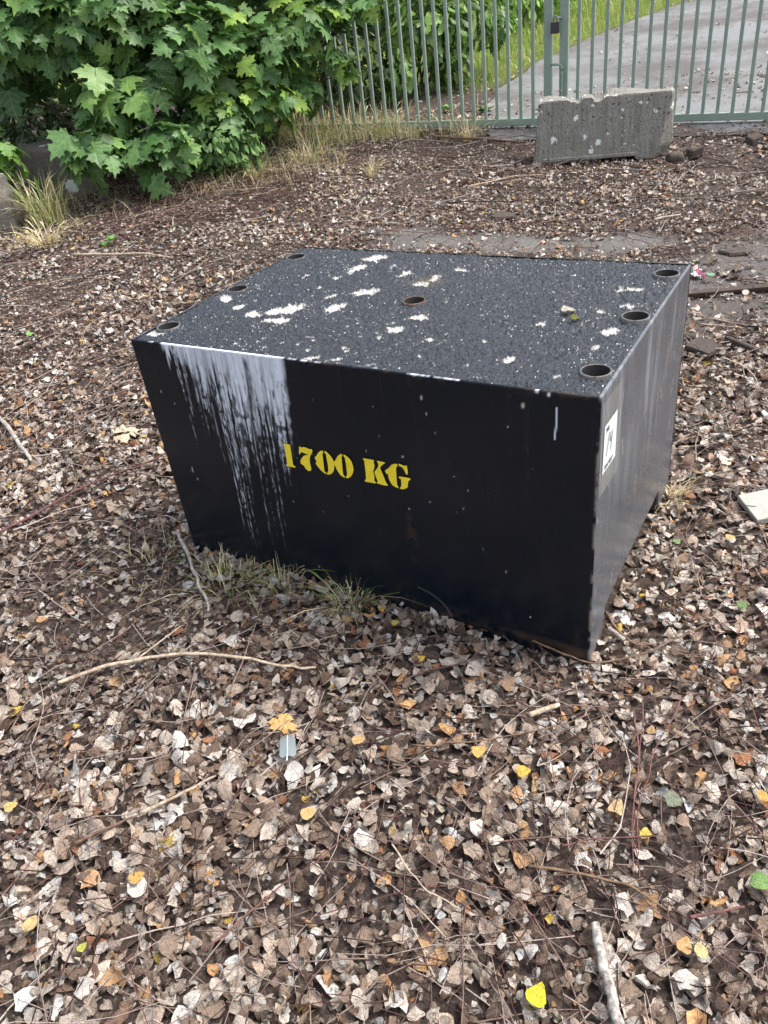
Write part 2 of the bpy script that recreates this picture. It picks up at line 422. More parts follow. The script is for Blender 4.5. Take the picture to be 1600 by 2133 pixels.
# ------------------------------------------------------------------ leaf templates
KEEP = []
TLOC = {}          # leaf-own flat coordinates of each template
def leaf_mesh(name, tpl, scale, rgb, seed):
    V, F = tpl; L = np.concatenate([TLOC[id(V)], np.full((len(V), 1), seed)], 1)
    return mesh_np(name, V * scale, F, np.broadcast_to(np.asarray(rgb), (len(V), 3)), loc=L)
def leaf_tpl(ns=5, ratio=0.42, curlL=0.0, curlW=0.0, twist=0.0, wrinkle=0.0, serr=0.0, shape='birch', rng=R):
    """length 1 along +x, centred; returns verts and triangles"""
    t = np.linspace(0.06, 0.93, ns)
    if shape == 'birch': wd = ratio * np.sin(np.pi * t ** 0.62) ** 0.75
    else: wd = ratio * np.sin(np.pi * t ** 0.85) ** 0.9
    V = [(-0.5, 0, 0)]
    for k in range(ns):
        jl, jr = 1 + serr * rng.normal(), 1 + serr * rng.normal()
        V += [(t[k] - 0.5, wd[k] * jl, 0), (t[k] - 0.5, 0, 0), (t[k] - 0.5, -wd[k] * jr, 0)]
    V.append((0.5, 0.03 * rng.normal(), 0)); V = np.array(V, float)
    F = [(0, 2, 1), (0, 3, 2)]
    for k in range(ns - 1):
        a = 1 + 3 * k
        F += [(a, a + 1, a + 4), (a, a + 4, a + 3), (a + 1, a + 2, a + 5), (a + 1, a + 5, a + 4)]
    a = 1 + 3 * (ns - 1); e = len(V) - 1
    F += [(a, a + 1, e), (a + 1, a + 2, e)]
    x, y = V[:, 0].copy(), V[:, 1].copy()
    z = curlW * (np.abs(y) / max(ratio, .1)) ** 1.6 * ratio
    yy = y * (1 - 0.35 * min(abs(curlW), 1.2) ** 1.2 * (np.abs(y) / ratio) ** 1.0 * 0.6)
    z = z + twist * x * y * 2
    z = z + wrinkle * rng.normal(size=len(V)) * 0.05
    if abs(curlL) > 1e-3:
        k = curlL; ang = k * x; xx = np.sin(ang) / k - z * np.sin(ang); zz = (1 - np.cos(ang)) / k + z * np.cos(ang)
    else: xx, zz = x, z
    V = np.stack([xx, yy, zz], 1); V[:, 2] -= V[:, 2].min() * 0.5 + V[:, 2].max() * 0.5
    TLOC[id(V)] = np.stack([x, y], 1); KEEP.append(V)
    return V, np.array(F)

def half_poly_leaf(half, spine, rng, fold=0.18, droop=0.25, wav=0.04):
    """lobed leaf: right half outline + spine points, mirrored"""
    poly = half + [(0, s) for s in spine[::-1][1:-1]]
    tris = tessellate_polygon([[Vector((x, y, 0)) for x, y in poly]])
    V = [(x, y) for x, y in poly]; n = len(V); F = []
    Vm = V + [(-x, y) for x, y in V]
    for a, b_, c in tris:
        F.append((a, b_, c)); F.append((a + n, c + n, b_ + n))
    Vm = np.array(Vm, float); Vm += rng.normal(size=Vm.shape) * 0.012 * (np.abs(Vm[:, :1]) > 1e-6)
    x, y = Vm[:, 1] - 0.45, Vm[:, 0]
    z = fold * np.abs(y) - droop * (x ** 2) * 0.8 - droop * y ** 2 * 1.1 + wav * rng.normal(size=len(x))
    F = np.array(F)
    # consistent winding upward
    nrm = np.cross(np.stack([x, y, x * 0], 1)[F[:, 1]] - np.stack([x, y, x * 0], 1)[F[:, 0]], np.stack([x, y, x * 0], 1)[F[:, 2]] - np.stack([x, y, x * 0], 1)[F[:, 0]])
    fl = nrm[:, 2] < 0; F[fl] = F[fl][:, ::-1]
    V = np.stack([x, y, z], 1); TLOC[id(V)] = np.stack([x, y], 1); KEEP.append(V)
    return V, F
MAPLE = [(0, 0), (0.10, -0.05), (0.26, -0.13), (0.30, -0.06), (0.47, -0.06), (0.39, 0.05), (0.38, 0.11), (0.52, 0.11), (0.58, 0.20), (0.80, 0.32), (0.62, 0.37), (0.58, 0.45), (0.60, 0.57), (0.46, 0.50), (0.29, 0.49),
         (0.29, 0.60), (0.43, 0.71), (0.29, 0.74), (0.27, 0.87), (0.14, 0.86), (0.08, 0.98), (0, 1.16)]
def maple_tpl(rng): return half_poly_leaf(MAPLE, [0, 0.22, 0.5, 0.8, 1.16], rng, fold=rng.uniform(0.05, 0.25), droop=rng.uniform(0.1, 0.5), wav=0.02)

def frames(N, fwdv):
    """orthonormal frames from normals N and preferred x direction"""
    N = N / (np.linalg.norm(N, axis=1)[:, None] + 1e-9)
    Xa = fwdv - (fwdv * N).sum(1)[:, None] * N; Xa /= np.linalg.norm(Xa, axis=1)[:, None] + 1e-9
    Ya = np.cross(N, Xa)
    return np.stack([Xa, Ya, N], 2)      # columns

def scatter(tpls, pos, Rm, size, colors, ti=None):
    """instance templates as real geometry in one mesh"""
    n = len(pos)
    if ti is None: ti = R.integers(0, len(tpls), n)
    parts = []; locs = []
    for k, (V, Fc) in enumerate(tpls):
        s = np.where(ti == k)[0]
        if not len(s): continue
        W = np.einsum('nij,vj->nvi', Rm[s] * size[s][:, None, None], V) + pos[s][:, None, :]
        m = len(V); Fs = Fc[None] + (np.arange(len(s)) * m)[:, None, None]
        Cc = np.repeat(colors[s], m, axis=0)
        sd_ = R.random(len(s)) * 40; Lc = np.empty((len(s), m, 3)); Lc[:, :, :2] = TLOC[id(V)][None]; Lc[:, :, 2] = sd_[:, None]
        parts.append((W.reshape(-1, 3), Fs.reshape(-1, 3), Cc)); locs.append(Lc.reshape(-1, 3))
    return (*join_np(parts), np.concatenate(locs))

PAL = [((219, 211, 201), .16), ((200, 187, 173), .23), ((175, 158, 143), .22), ((149, 130, 114), .17), ((116, 97, 84), .11), ((82, 67, 59), .07), ((196, 156, 116), .03), ((160, 114, 84), .02)]
PALc = np.array([lin(*c) for c, _ in PAL]); PALp = np.array([p for _, p in PAL]); PALp /= PALp.sum()
DRY_T = []
for k in range(44):
    DRY_T.append(leaf_tpl(5, R.uniform(0.30, 0.46), R.normal() * 1.0, R.normal() * 0.6 + 0.15 * R.choice([-1, 1]), R.normal() * 0.8, 1.5, 0.15))
for k in range(4): DRY_T.append(leaf_tpl(5, R.uniform(0.14, 0.2), R.normal() * 0.9, R.normal() * 0.4, R.normal() * 0.6, 0.8, 0.06, 'oval'))
for k in range(6):   # torn and rolled ones
    DRY_T.append(leaf_tpl(5, R.uniform(0.2, 0.3), R.normal() * 1.4, 1.4 * R.choice([-1, 1]), R.normal(), 1.3, 0.25))

def rand_frames(n, tilt):
    th = R.uniform(0, 2 * np.pi, n)
    N = np.stack([R.normal(size=n) * tilt, R.normal(size=n) * tilt, np.ones(n)], 1)
    return frames(N, np.stack([np.cos(th), np.sin(th), np.zeros(n)], 1))

# ------------------------------------------------------------------ leaf litter
def litter_density(x, y):
    d = np.ones_like(x)
    d *= 1 - 0.93 * asphalt_mask(x, y)
    d *= 0.65 + 0.35 * sstep(-0.55, 0.15, fbm(x * 1.7, y * 1.7, 3, 21))
    gs = gate_sd(x, y)
    beyond = sstep(-0.1, 0.1, gs)
    onroad = beyond * sstep(-0.15, 0.15, x - road_left_x(y))
    d *= 1 - 0.5 * beyond
    d *= 1 - 0.86 * onroad
    d *= 1 - 0.92 * turf_mask(x, y)
    return d
pts = []
for (x0, x1, y0, y1, dens) in ((-2.5, 2.4, 0.2, 1.6, 4700), (-3.1, 3.1, 1.6, 3.2, 3400), (-4.2, 4.2, 3.2, 5.2, 2200), (-4.4, 5.0, 5.2, 8.0, 1550), (0.2, 8, 8.2, 13, 300)):
    n = int((x1 - x0) * (y1 - y0) * dens)
    x = R.uniform(x0, x1, n); y = R.uniform(y0, y1, n)
    # keep what the view, or a step aside from it, can see
    offv = np.abs(x - 0.12 * y) - 0.60 * y
    keep = (offv < 1.75) & (R.random(n) < litter_density(x, y) * np.where(offv > 0.40, 0.38, 1.0)) & ~in_block(x, y, -0.004)
    pts.append(np.stack([x[keep], y[keep]], 1))
nb = 330; ub = R.uniform(0, BW * 0.74, nb); vb = -R.exponential(0.018, nb) - 0.004
pb = FRC + EX * (ub - BW)[:, None] + EY * vb[:, None]; pts.append(pb)
nb2 = 160; vb = R.uniform(0.2, BD, nb2); ub = BW + R.exponential(0.018, nb2) + 0.004
pb = FRC + EX * (ub - BW)[:, None] + EY * vb[:, None]; pts.append(pb)
pts = np.concatenate(pts); n = len(pts)
size = np.clip(R.lognormal(math.log(0.0255), 0.42, n), 0.007, 0.050)
far = sstep(3.5, 5.5, pts[:, 1]); size *= 1 - 0.12 * far
# darker, finer crumble towards the gate on the right
fine = sstep(3.6, 4.6, pts[:, 1] + 0.25 * pts[:, 0]) * sstep(0.2, 1.2, pts[:, 0] + 0.3 * fbm(pts[:, 0] * 2, pts[:, 1] * 2, 3, 8)) * (gate_sd(pts[:, 0], pts[:, 1]) < 0)
size *= 1 - 0.12 * fine
mat_ = sstep(0.0, 0.42, fbm(pts[:, 0] * 2.3 + 4, pts[:, 1] * 2.3, 4, 61)); coarse = sstep(0.05, 0.4, fbm(pts[:, 0] * 1.9 - 7, pts[:, 1] * 1.9, 3, 62))
size *= (1 - 0.34 * mat_) * (1 + 0.22 * coarse)
tilt = np.where(R.random(n) < 0.10, 1.0, 0.36) * (1 - 0.5 * mat_)
Rm = rand_frames(n, tilt)
ci = R.choice(len(PAL), n, p=PALp)
colors = PALc[ci] * R.uniform(0.72, 1.18, (n, 1)) * (1 + 0.05 * R.normal(size=(n, 1)) * np.array([[1.0, 0.0, -0.8]]))
patch = fbm(pts[:, 0] * 1.3 + 9, pts[:, 1] * 1.3, 3, 31)
colors *= (1.10 + 0.30 * patch - 0.14 * mat_ + 0.10 * sstep(1.8, 4.0, pts[:, 1]))[:, None]
redder = sstep(2.5, 4.5, pts[:, 1])[:, None] * np.array([0.0, 0.01, 0.01])
colors *= 1 + redder
colors *= (1 - 0.05 * fine)[:, None]
orange = R.random(n) < np.where(pts[:, 1] > 3.5, 0.006, 0.013); colors[orange] = np.array(lin(226, 176, 122)) * R.uniform(0.8, 1.15, (orange.sum(), 1))
yellow = R.random(n) < 0.005; colors[yellow] = np.array(lin(222, 190, 96)) * R.uniform(0.8, 1.1, (yellow.sum(), 1))
h = R.random(n) ** 1.5 * 0.022 * np.where(pts[:, 1] > 5, 0.7, 1)
pos = np.concatenate([pts, (gz(pts[:, 0], pts[:, 1]) + 0.004 + h)[:, None]], 1)
ub, vb = blk_uv(pts[:, 0], pts[:, 1]); near = np.maximum(np.maximum(-ub, ub - BW), np.maximum(-vb, vb - BD)); pos[:, 2] += 0.020 * sstep(0.05, 0.0, near) * R.random(n) * sstep(1.05, 0.7, ub) - 0.012 * sstep(0.12, 0.03, near) * sstep(0.95, 1.15, ub)
onrd = (gate_sd(pts[:, 0], pts[:, 1]) > 0) & (pts[:, 0] > road_left_x(pts[:, 1]))
pos[onrd, 2] = TZ(pts[onrd, 0], pts[onrd, 1]) + 0.02; colors[onrd] = np.array(lin(206, 196, 176)) * R.uniform(0.6, 1.15, (onrd.sum(), 1))
# pieces: the topmost leaves nearest to the camera are objects of their own
top_score = h + size * 0.5 - 0.012 * np.hypot(pts[:, 0] * 0.8, pts[:, 1] - 0.5)
infr = (pts[:, 1] > 0.56) & (np.abs(pts[:, 0] - 0.0) < 0.55 * pts[:, 1] + 0.25) & (pts[:, 1] < 2.2) & (size > 0.03)
order = np.where(infr)[0]; order = order[np.argsort(-top_score[order])][:290]
single = np.zeros(n, bool); single[order] = True
ti = R.integers(0, len(DRY_T), n)
V, Fc, Cc, Lc = scatter(DRY_T, pos[~single], Rm[~single], size[~single], colors[~single], ti[~single])
litter = link('leaf_litter', mesh_np('leaf_litter', V, Fc, Cc, loc=Lc), M_dry)
tag(litter, 'carpet of dry brown and grey fallen leaves covering the ground', 'leaf litter', kind='stuff')
var = {}
for k in order:
    key = (int(ti[k]) % 24, int(ci[k]))
    if key not in var:
        var[key] = leaf_mesh('leaf', DRY_T[key[0]], 1.0, PALc[key[1]] * R.uniform(0.85, 1.15), R.random() * 40); var[key].materials.append(M_dry)
    o = bpy.data.objects.new('leaf', var[key]); col.objects.link(o); o.parent = litter
    m = np.eye(4); m[:3, :3] = Rm[k] * size[k]; m[:3, 3] = pos[k] + np.array([0, 0, 0.004]); o.matrix_basis = Matrix(m.tolist())

# fine twigs and straw among the leaves
def twig_set(n, region, lmin, lmax, rmin, rmax, cols, z0=0.022):
    parts = []
    x0, x1, y0, y1 = region
    while len(parts) < n:
        x = R.uniform(x0, x1); y = R.uniform(y0, y1)
        if abs(x - 0.12 * y) > 0.6 * y + 0.9: continue
        if asphalt_mask(x, y) > 0.4 and R.random() < 0.8: continue
        L = R.uniform(lmin, lmax) * (0.5 + R.random()); a = R.uniform(0, 6.28); k = R.normal() * 2.2
        s = np.linspace(-0.5, 0.5, 6) * L
        px = x + s * math.cos(a) - k * s ** 2 * math.sin(a) * 0.6 + R.normal(size=6) * 0.012 * L
        py = y + s * math.sin(a) + k * s ** 2 * math.cos(a) * 0.6 + R.normal(size=6) * 0.012 * L
        if in_block(px, py, 0.012).any() or py.max() > 7.2 or gate_sd(px, py).max() > -0.1: continue
        pz = gz(px, py) + z0 + R.random() * 0.014 + 0.012 * np.abs(s / L) * R.normal()
        r0 = R.uniform(rmin, rmax); c = np.array(cols[R.integers(len(cols))]) * R.uniform(0.7, 1.25)
        V, F = tube_np(np.stack([px, py, pz], 1), np.linspace(r0, r0 * 0.5, 6), 3, False)
        parts.append((V, F, c))
    return parts
TWC = [lin(92, 66, 62), lin(70, 50, 46), lin(120, 96, 88), lin(140, 122, 112), lin(166, 152, 142), lin(58, 42, 38)]
tp = twig_set(2100, (-1.9, 1.9, 0.3, 2.2), 0.06, 0.32, 0.0008, 0.0019, TWC)
tp += twig_set(1800, (-2.6, 2.6, 2.2, 4.4), 0.10, 0.42, 0.0014, 0.003, TWC)
tp += twig_set(1000, (-3.6, 3.8, 4.4, 7.1), 0.12, 0.5, 0.0018, 0.004, TWC)
tp += twig_set(260, (-1.7, -0.3, 5.5, 6.5), 0.15, 0.45, 0.002, 0.004, TWC[:3], 0.03)
V, F, C = join_np(tp)
tw = link('twig_litter', mesh_np('twig_litter', V, F, C), M_twig)
tag(tw, 'thin dark reddish twigs scattered through the fallen leaves', 'twigs', kind='stuff')

# ------------------------------------------------------------------ ballast block
blk = empty('ballast_block', (BC[0], BC[1], 0.0), BYAW)
tag(blk, 'black steel clad concrete ballast block stencilled 1700 KG', 'ballast block')
hx, hy = BW / 2, BD / 2
TH = 0.006
def drip_mask(U, Vz):
    """lime run-off on the front plate; U from the left edge, Vz height"""
    dep = BH - Vz
    rng = np.random.default_rng(5)
    ue = U + 0.06 * dep                                            # the runs lean a little
    n01 = lambda a: 0.5 + 0.5 * a
    E = 0.16 + 0.36 * n01(fbm(ue * 17, 0 * ue + 2.3, 3, 40)) ** 1.3
    E = E * (0.35 + 0.65 * sstep(0.12, 0.30, ue))
    sN = 0.62 * fbm(ue * 95, Vz * 1.6, 3, 41) + 0.38 * fbm(ue * 330, Vz * 5, 3, 42)
    th = -0.72 + 0.95 * dep / E + 0.45 * sstep(0.27, 0.13, ue) - 0.25 * sstep(0.36, 0.44, ue) * sstep(0.24, 0.08, dep)
    brk0 = fbm(ue * 30, Vz * 60, 3, 46)
    inb = sstep(0.103, 0.112, ue) * sstep(0.506, 0.494, ue + 0.003 * brk0 + 0.014 * sstep(0.05, 0.3, dep) * (1 + fbm(ue * 9, Vz * 30, 3, 48)))
    m = sstep(th - 0.04, th + 0.26, sN) * (0.50 + 0.55 * n01(fbm(ue * 50, Vz * 10, 3, 44))) * np.clip(1.25 - dep / (E * 1.9), 0, 1)
    # broken, flaked part of the thick run on the right
    brk = fbm(ue * 75, Vz * 42, 4, 43)
    m = m * (1 - 0.9 * sstep(0.02, 0.16, brk) * sstep(0.11, 0.20, dep))
    gap = sstep(0.010, 0.004, np.abs(ue - 0.378 - 0.006 * np.sin(dep * 25))) * sstep(0.0, 0.03, dep); m = m * (1 - 0.85 * gap)
    hole = sstep(0.016, 0.006, np.hypot(ue - 0.275, dep - 0.115) + 0.008 * brk); m = m * (1 - 0.9 * hole)
    for k in range(46):                                            # long thin runs
        u0 = rng.uniform(0.15, 0.495); Ld = rng.uniform(0.2, 0.66) * (0.5 + 0.5 * float(sstep(0.14, 0.3, np.array(u0)))); wd = rng.uniform(0.0012, 0.0032)
        uc = u0 + 0.003 * np.sin(dep * rng.uniform(6, 18) + rng.uniform(0, 6)) + 0.0015 * vnoise(Vz * 60, 0 * Vz, k)
        f = sstep(1.0, 0.3, np.abs(ue - uc) / (wd * (1.1 - 0.6 * np.clip(dep / Ld, 0, 1)))) * sstep(Ld, Ld * 0.75, dep)
        f = f * np.clip(0.75 + 0.7 * vnoise(Vz * 45, 0 * Vz + k, 77), 0.12, 1) * rng.uniform(0.35, 0.85); m = np.maximum(m, f)
    fib = fbm(ue * 300, Vz * 4, 3, 47); fl = fbm(ue * 110, Vz * 26, 4, 49); m = m * (1 - 0.62 * sstep(0.12, -0.40, fib) * (0.45 + 0.55 * sstep(0.0, 0.12, dep))) * (1 - 0.8 * sstep(0.22, 0.40, fl) * sstep(0.02, 0.10, dep))
    m = m * inb
    rim = sstep(0.010, 0.003, dep + 0.004 * brk) * inb
    thin = 0.9 * sstep(0.0022, 0.0008, np.abs(U - 1.168 - 0.003 * np.sin(dep * 30))) * (dep > 0.035) * (dep < 0.11)
    rim2 = sstep(0.004, 0.001, dep + 0.004 * brk) * (fbm(U * 14, Vz * 0, 3, 7) > 0.12) * 0.7
    nick = sstep(0.006, 0.002, np.hypot(U - 1.13, (dep - 0.004))) * 0.8 + sstep(0.004, 0.0015, np.hypot(U - 1.155, (dep - 0.008) * 0.6)) * 0.9
    return np.clip(np.maximum.reduce([m, rim, thin, rim2, nick]), 0, 1)
def rust_front(U, Vz):
    n = fbm(U * 9, Vz * 22, 5, 51); n2 = fbm(U * 60, Vz * 60, 3, 52)
    low = 0.8 * sstep(0.05, 0.0, Vz - 0.03 * n) * sstep(0.6, 1.05, U + 0.3 * n) * sstep(-0.25, 0.4, n + 0.5 * n2)
    spot = 0.2 * sstep(0.02, 0.004, np.hypot((U - 0.80) * 0.8, (Vz - 0.27) * 0.18)) * (n2 > 0)
    top = 0.35 * sstep(0.02, 0.0, BH - Vz) * sstep(0.0, 0.5, n2 + n)
    runs = 0.05 * sstep(0.15, 0.6, fbm(U * 55, Vz * 1.2, 3, 55)) * sstep(0.1, 0.7, Vz) + 0.22 * sstep(0.10, 0.0, Vz + 0.04 * n) * sstep(-0.3, 0.5, n2)
    return np.clip(np.maximum.reduce([low, spot, top, runs]), 0, 0.9)
def chips_front(U, Vz):
    m = np.zeros_like(U); rng = np.random.default_rng(9)
    L = [(0.80, 0.503, 0.004, 0.003), (0.865, 0.665, 0.003, 0.006), (1.10, 0.680, 0.004, 0.007), (0.28, 0.35, 0.003, 0.003), (0.09, 0.33, 0.002, 0.01), (0.10, 0.30, 0.003, 0.004)]
    L += [(rng.uniform(0.05, 1.2), rng.uniform(0.05, 0.68), rng.uniform(0.0008, 0.0018), rng.uniform(0.001, 0.005)) for _ in range(45)]
    for a, b_, r1, r2 in L: m = np.maximum(m, sstep(1.2, 0.6, np.hypot((U - a) / r1, (Vz - b_) / r2)) * rng.uniform(0.35, 0.9))
    m = np.maximum(m, 0.35 * sstep(0.005, 0.001, BW - U) * sstep(-0.1, 0.4, fbm(U * 40, Vz * 30, 4, 58)))
    arc = np.abs(np.hypot(U - 0.78, (Vz - 0.02) * 1.3) - 0.115); m = np.maximum(m, 0.12 * sstep(0.004, 0.001, arc) * (U > 0.80) * (Vz > 0.035))
    return m
def plate(name, L, z0f, nu, nv, origin, axis_u, normal, maskf, parent):
    """thin steel plate: fine outer face with colour masks + back and rim. z0f(u) = lower edge"""
    u = np.linspace(0, L, nu); t = np.linspace(0, 1, nv)
    U, T = np.meshgrid(u, t); lo = z0f(U); Vz = lo + (BH - 0.002 - lo) * T
    wob = 0.0012 * fbm(U * 3, Vz * 3, 2, 61)
    O = np.array(origin, float); A = np.array(axis_u, float); Nn = np.array(normal, float)
    Pf = O + U[..., None] * A + wob[..., None] * Nn; Pf[..., 2] = Vz
    V1 = Pf.reshape(-1, 3)
    i = np.arange((nu - 1) * (nv - 1)); q = (i // (nu - 1)) * nu + i % (nu - 1)
    F1 = np.stack([q, q + 1, q + nu + 1, q + nu], 1)
    if np.dot(np.cross(A, (0, 0, 1)), Nn) < 0: F1 = F1[:, ::-1]
    ring = np.concatenate([np.arange(nu), np.arange(1, nv) * nu + nu - 1, (nv - 1) * nu + np.arange(nu - 2, -1, -1), np.arange(nv - 2, 0, -1) * nu])
    V2 = V1[ring] - Nn * TH; m = len(ring); k0 = len(V1)
    F2 = np.stack([ring, k0 + np.arange(m), k0 + (np.arange(m) + 1) % m, np.roll(ring, -1)], 1)
    V = np.concatenate([V1, V2]); F = np.concatenate([F1, F2])
    C1 = np.stack([f.ravel() for f in maskf(U, Vz)], 1); C = np.concatenate([C1, C1[ring]])
    me = mesh_np(name, V, F, C); me.materials.append(M_paint)
    bmv = bmesh.new(); bmv.from_mesh(me); bmesh.ops.recalc_face_normals(bmv, faces=bmv.faces); bmv.to_mesh(me); bmv.free()
    return link(name, me, None, parent)
front = plate('front_panel', BW, lambda u: 0.0 * u, 420, 240, (-hx, -hy, 0), (1, 0, 0), (0, -1, 0), lambda U, Vz: (drip_mask(U, Vz), rust_front(U, Vz), chips_front(U, Vz)), blk)
front['label'] = 'front panel with white lime streaks and yellow stencil'
def side_lo(u): return 0.088 * (sstep(0.095, 0.125, u) * sstep(0.70, 0.67, u))
def side_masks(U, Vz):
    rng = np.random.default_rng(12); z = np.zeros_like(U)
    r = z.copy(); s = z.copy(); st = z.copy()
    def ln(a, b_, c, d, w_, arr, k):
        px, pz = c - a, d - b_; L2 = px * px + pz * pz
        t = np.clip(((U - a) * px + (Vz - b_) * pz) / L2, 0, 1)
        dd = np.hypot(U - a - t * px, Vz - b_ - t * pz); np.maximum(arr, k * sstep(w_, w_ * 0.4, dd), out=arr)
    ln(0.63, 0.575, 0.585, 0.475, 0.009, r, 0.9); ln(0.60, 0.50, 0.57, 0.43, 0.005, r, 0.7)
    ln(0.28, 0.545, 0.282, 0.50, 0.005, r, 0.8); ln(0.30, 0.44, 0.312, 0.38, 0.004, r, 0.6); ln(0.0, 0.30, 0.09, 0.335, 0.003, r, 0.9)
    for _ in range(26):
        a = rng.uniform(0.02, 0.8); c = rng.uniform(0.12, 0.65); ln(a, c, a + rng.normal() * 0.01, c + rng.uniform(0.01, 0.05), 0.0022, s, rng.uniform(0.3, 0.8))
    n = fbm(U * 50, Vz * 5, 4, 71); st = 0.10 + 0.13 * sstep(-0.1, 0.6, n) * sstep(0.15, 0.7, Vz) + 0.03 * fbm(U * 3, Vz * 6, 3, 75)  # weathered streaks plus a pale veil painted in for reflected light
    foot = sstep(0.09, 0.0, Vz) * sstep(-0.2, 0.4, fbm(U * 12, Vz * 14, 4, 72)) * 0.8
    top = 0.4 * sstep(0.03, 0.0, BH - Vz) * sstep(0.0, 0.5, fbm(U * 30, Vz * 30, 3, 73))
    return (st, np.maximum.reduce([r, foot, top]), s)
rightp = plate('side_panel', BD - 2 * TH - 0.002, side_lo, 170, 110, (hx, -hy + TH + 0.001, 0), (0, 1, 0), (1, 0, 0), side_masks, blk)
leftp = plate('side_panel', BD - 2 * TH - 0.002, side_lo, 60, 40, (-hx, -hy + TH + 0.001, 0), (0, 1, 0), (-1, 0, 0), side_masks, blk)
backp = plate('back_panel', BW, lambda u: 0.0 * u, 60, 30, (-hx, hy, 0), (1, 0, 0), (0, 1, 0), lambda U, Vz: (0 * U, rust_front(U, Vz), 0 * U), blk)
link('underside', box_me('underside', -hx + 0.01, hx - 0.01, -hy + 0.01, hy - 0.01, 0.092, 0.12), M_chip, blk)
for sx in (-1, 1):
    for sy in (-1, 1):
        yy0, yy1 = (-hy + 0.008, -hy + 0.10) if sy < 0 else (hy - 0.125, hy - 0.008)
        xx0, xx1 = (hx - 0.085, hx - 0.008) if sx > 0 else (-hx + 0.008, -hx + 0.085)
        link('foot', box_me('foot', xx0, xx1, yy0, yy1, 0.0, 0.091, 0.003), M_collar2, blk)

# top surface with seven lifting tubes
holes = [(0.041, 0.104), (0.041, 0.410), (0.041, 0.722), (BW - 0.041, 0.104), (BW - 0.041, 0.414), (BW - 0.041, 0.722), (0.6384, 0.4143)]
nu, nv = 390, 256
u = np.linspace(0.004, BW - 0.004, nu); v_ = np.linspace(0.004, BD - 0.004, nv); U, Vv = np.meshgrid(u, v_)
ed = np.minimum.reduce([U, BW - U, Vv, BD - Vv])
Zt = BH - 0.003 - 0.006 * sstep(0.014, 0.0, ed) + 0.0022 * fbm(U * 5, Vv * 5, 3, 81) + 0.0032 * fbm(U * 55, Vv * 55, 3, 82) + 0.0021 * R.normal(size=U.shape) * (ed > 0.006)
FLK = [(0.327, 0.746, 0.036, 0.032), (0.322, 0.636, 0.025, 0.04), (0.3, 0.56, 0.013, 0.019), (0.195, 0.561, 0.013, 0.024), (0.375, 0.414, 0.012, 0.017), (0.454, 0.461, 0.043, 0.026), (0.442, 0.339, 0.021, 0.035), (0.227, 0.24, 0.026, 0.019), (0.279, 0.269, 0.02, 0.023), (0.313, 0.302, 0.036, 0.035), (0.327, 0.214, 0.039, 0.029), (0.15, 0.284, 0.015, 0.016), (0.427, 0.688, 0.012, 0.015), (0.5, 0.628, 0.015, 0.024), (0.589, 0.561, 0.03, 0.02), (0.702, 0.311, 0.02, 0.018), (0.682, 0.225, 0.025, 0.024), (1.016, 0.343, 0.012, 0.017), (1.019, 0.129, 0.012, 0.017), (1.134, 0.592, 0.012, 0.024), (1.162, 0.611, 0.021, 0.012), (1.182, 0.329, 0.019, 0.02), (1.127, 0.447, 0.013, 0.011), (0.035, 0.061, 0.027, 0.027), (0.06, 0.331, 0.035, 0.017), (0.574, 0.027, 0.012, 0.017), (1.181, 0.494, 0.018, 0.015), (1.176, 0.238, 0.007, 0.012), (0.607, 0.602, 0.017, 0.028), (0.631, 0.033, 0.009, 0.009), (0.634, 0.083, 0.006, 0.009), (0.926, 0.214, 0.009, 0.006), (0.796, 0.19, 0.012, 0.01), (0.65, 0.686, 0.026, 0.01), (0.987, 0.696, 0.01, 0.009), (1.145, 0.072, 0.005, 0.008), (0.667, 0.175, 0.006, 0.007), (0.301, 0.466, 0.009, 0.009)]
rng = np.random.default_rng(3)
for _ in range(36):
    FLK.append((1.15 * rng.beta(1.2, 1.9) + 0.04, rng.uniform(0.02, 0.8), rng.uniform(0.0025, 0.0055), rng.uniform(0.0025, 0.0055)))
for _ in range(36): FLK.append((rng.uniform(0.25, 0.75), rng.uniform(0.01, 0.3), rng.uniform(0.003, 0.008), rng.uniform(0.003, 0.006)))
flk = np.zeros_like(U); jag = fbm(U * 45, Vv * 45, 4, 91); jag2 = fbm(U * 160, Vv * 160, 2, 92)
for a, b_, r1, r2 in FLK:
    th = rng.uniform(-0.6, 0.6); du, dv = U - a, Vv - b_
    d = np.hypot((du * math.cos(th) + dv * math.sin(th)) / r1, (-du * math.sin(th) + dv * math.cos(th)) / r2)
    flk = np.maximum(flk, sstep(1.02, 0.88, d + 0.75 * jag + 0.3 * jag2))
moss = 0.5 * sstep(0.09, 0.02, np.hypot(U - 0.60, (Vv - 0.58)) + 0.05 * jag) * sstep(-0.1, 0.4, jag2 + jag)
Zt -= 0.003 * flk
keep = np.ones(U.shape, bool)
for a, b_ in holes:
    dd = np.hypot(U - a, Vv - b_); keep &= dd > 0.0300
    flk *= sstep(0.034, 0.05, dd)
V = np.stack([U - hx, Vv - hy, Zt], -1).reshape(-1, 3)
i = np.arange((nu - 1) * (nv - 1)); q = (i // (nu - 1)) * nu + i % (nu - 1); F = np.stack([q, q + 1, q + nu + 1, q + nu], 1)
kf = keep.ravel()[F].all(1)
me = mesh_np('concrete_top', V, F[kf], np.stack([flk.ravel(), moss.ravel(), 0 * flk.ravel()], 1))
topo = link('concrete_top', me, M_top, blk); topo['label'] = 'rough black coated top with pale flaked patches'
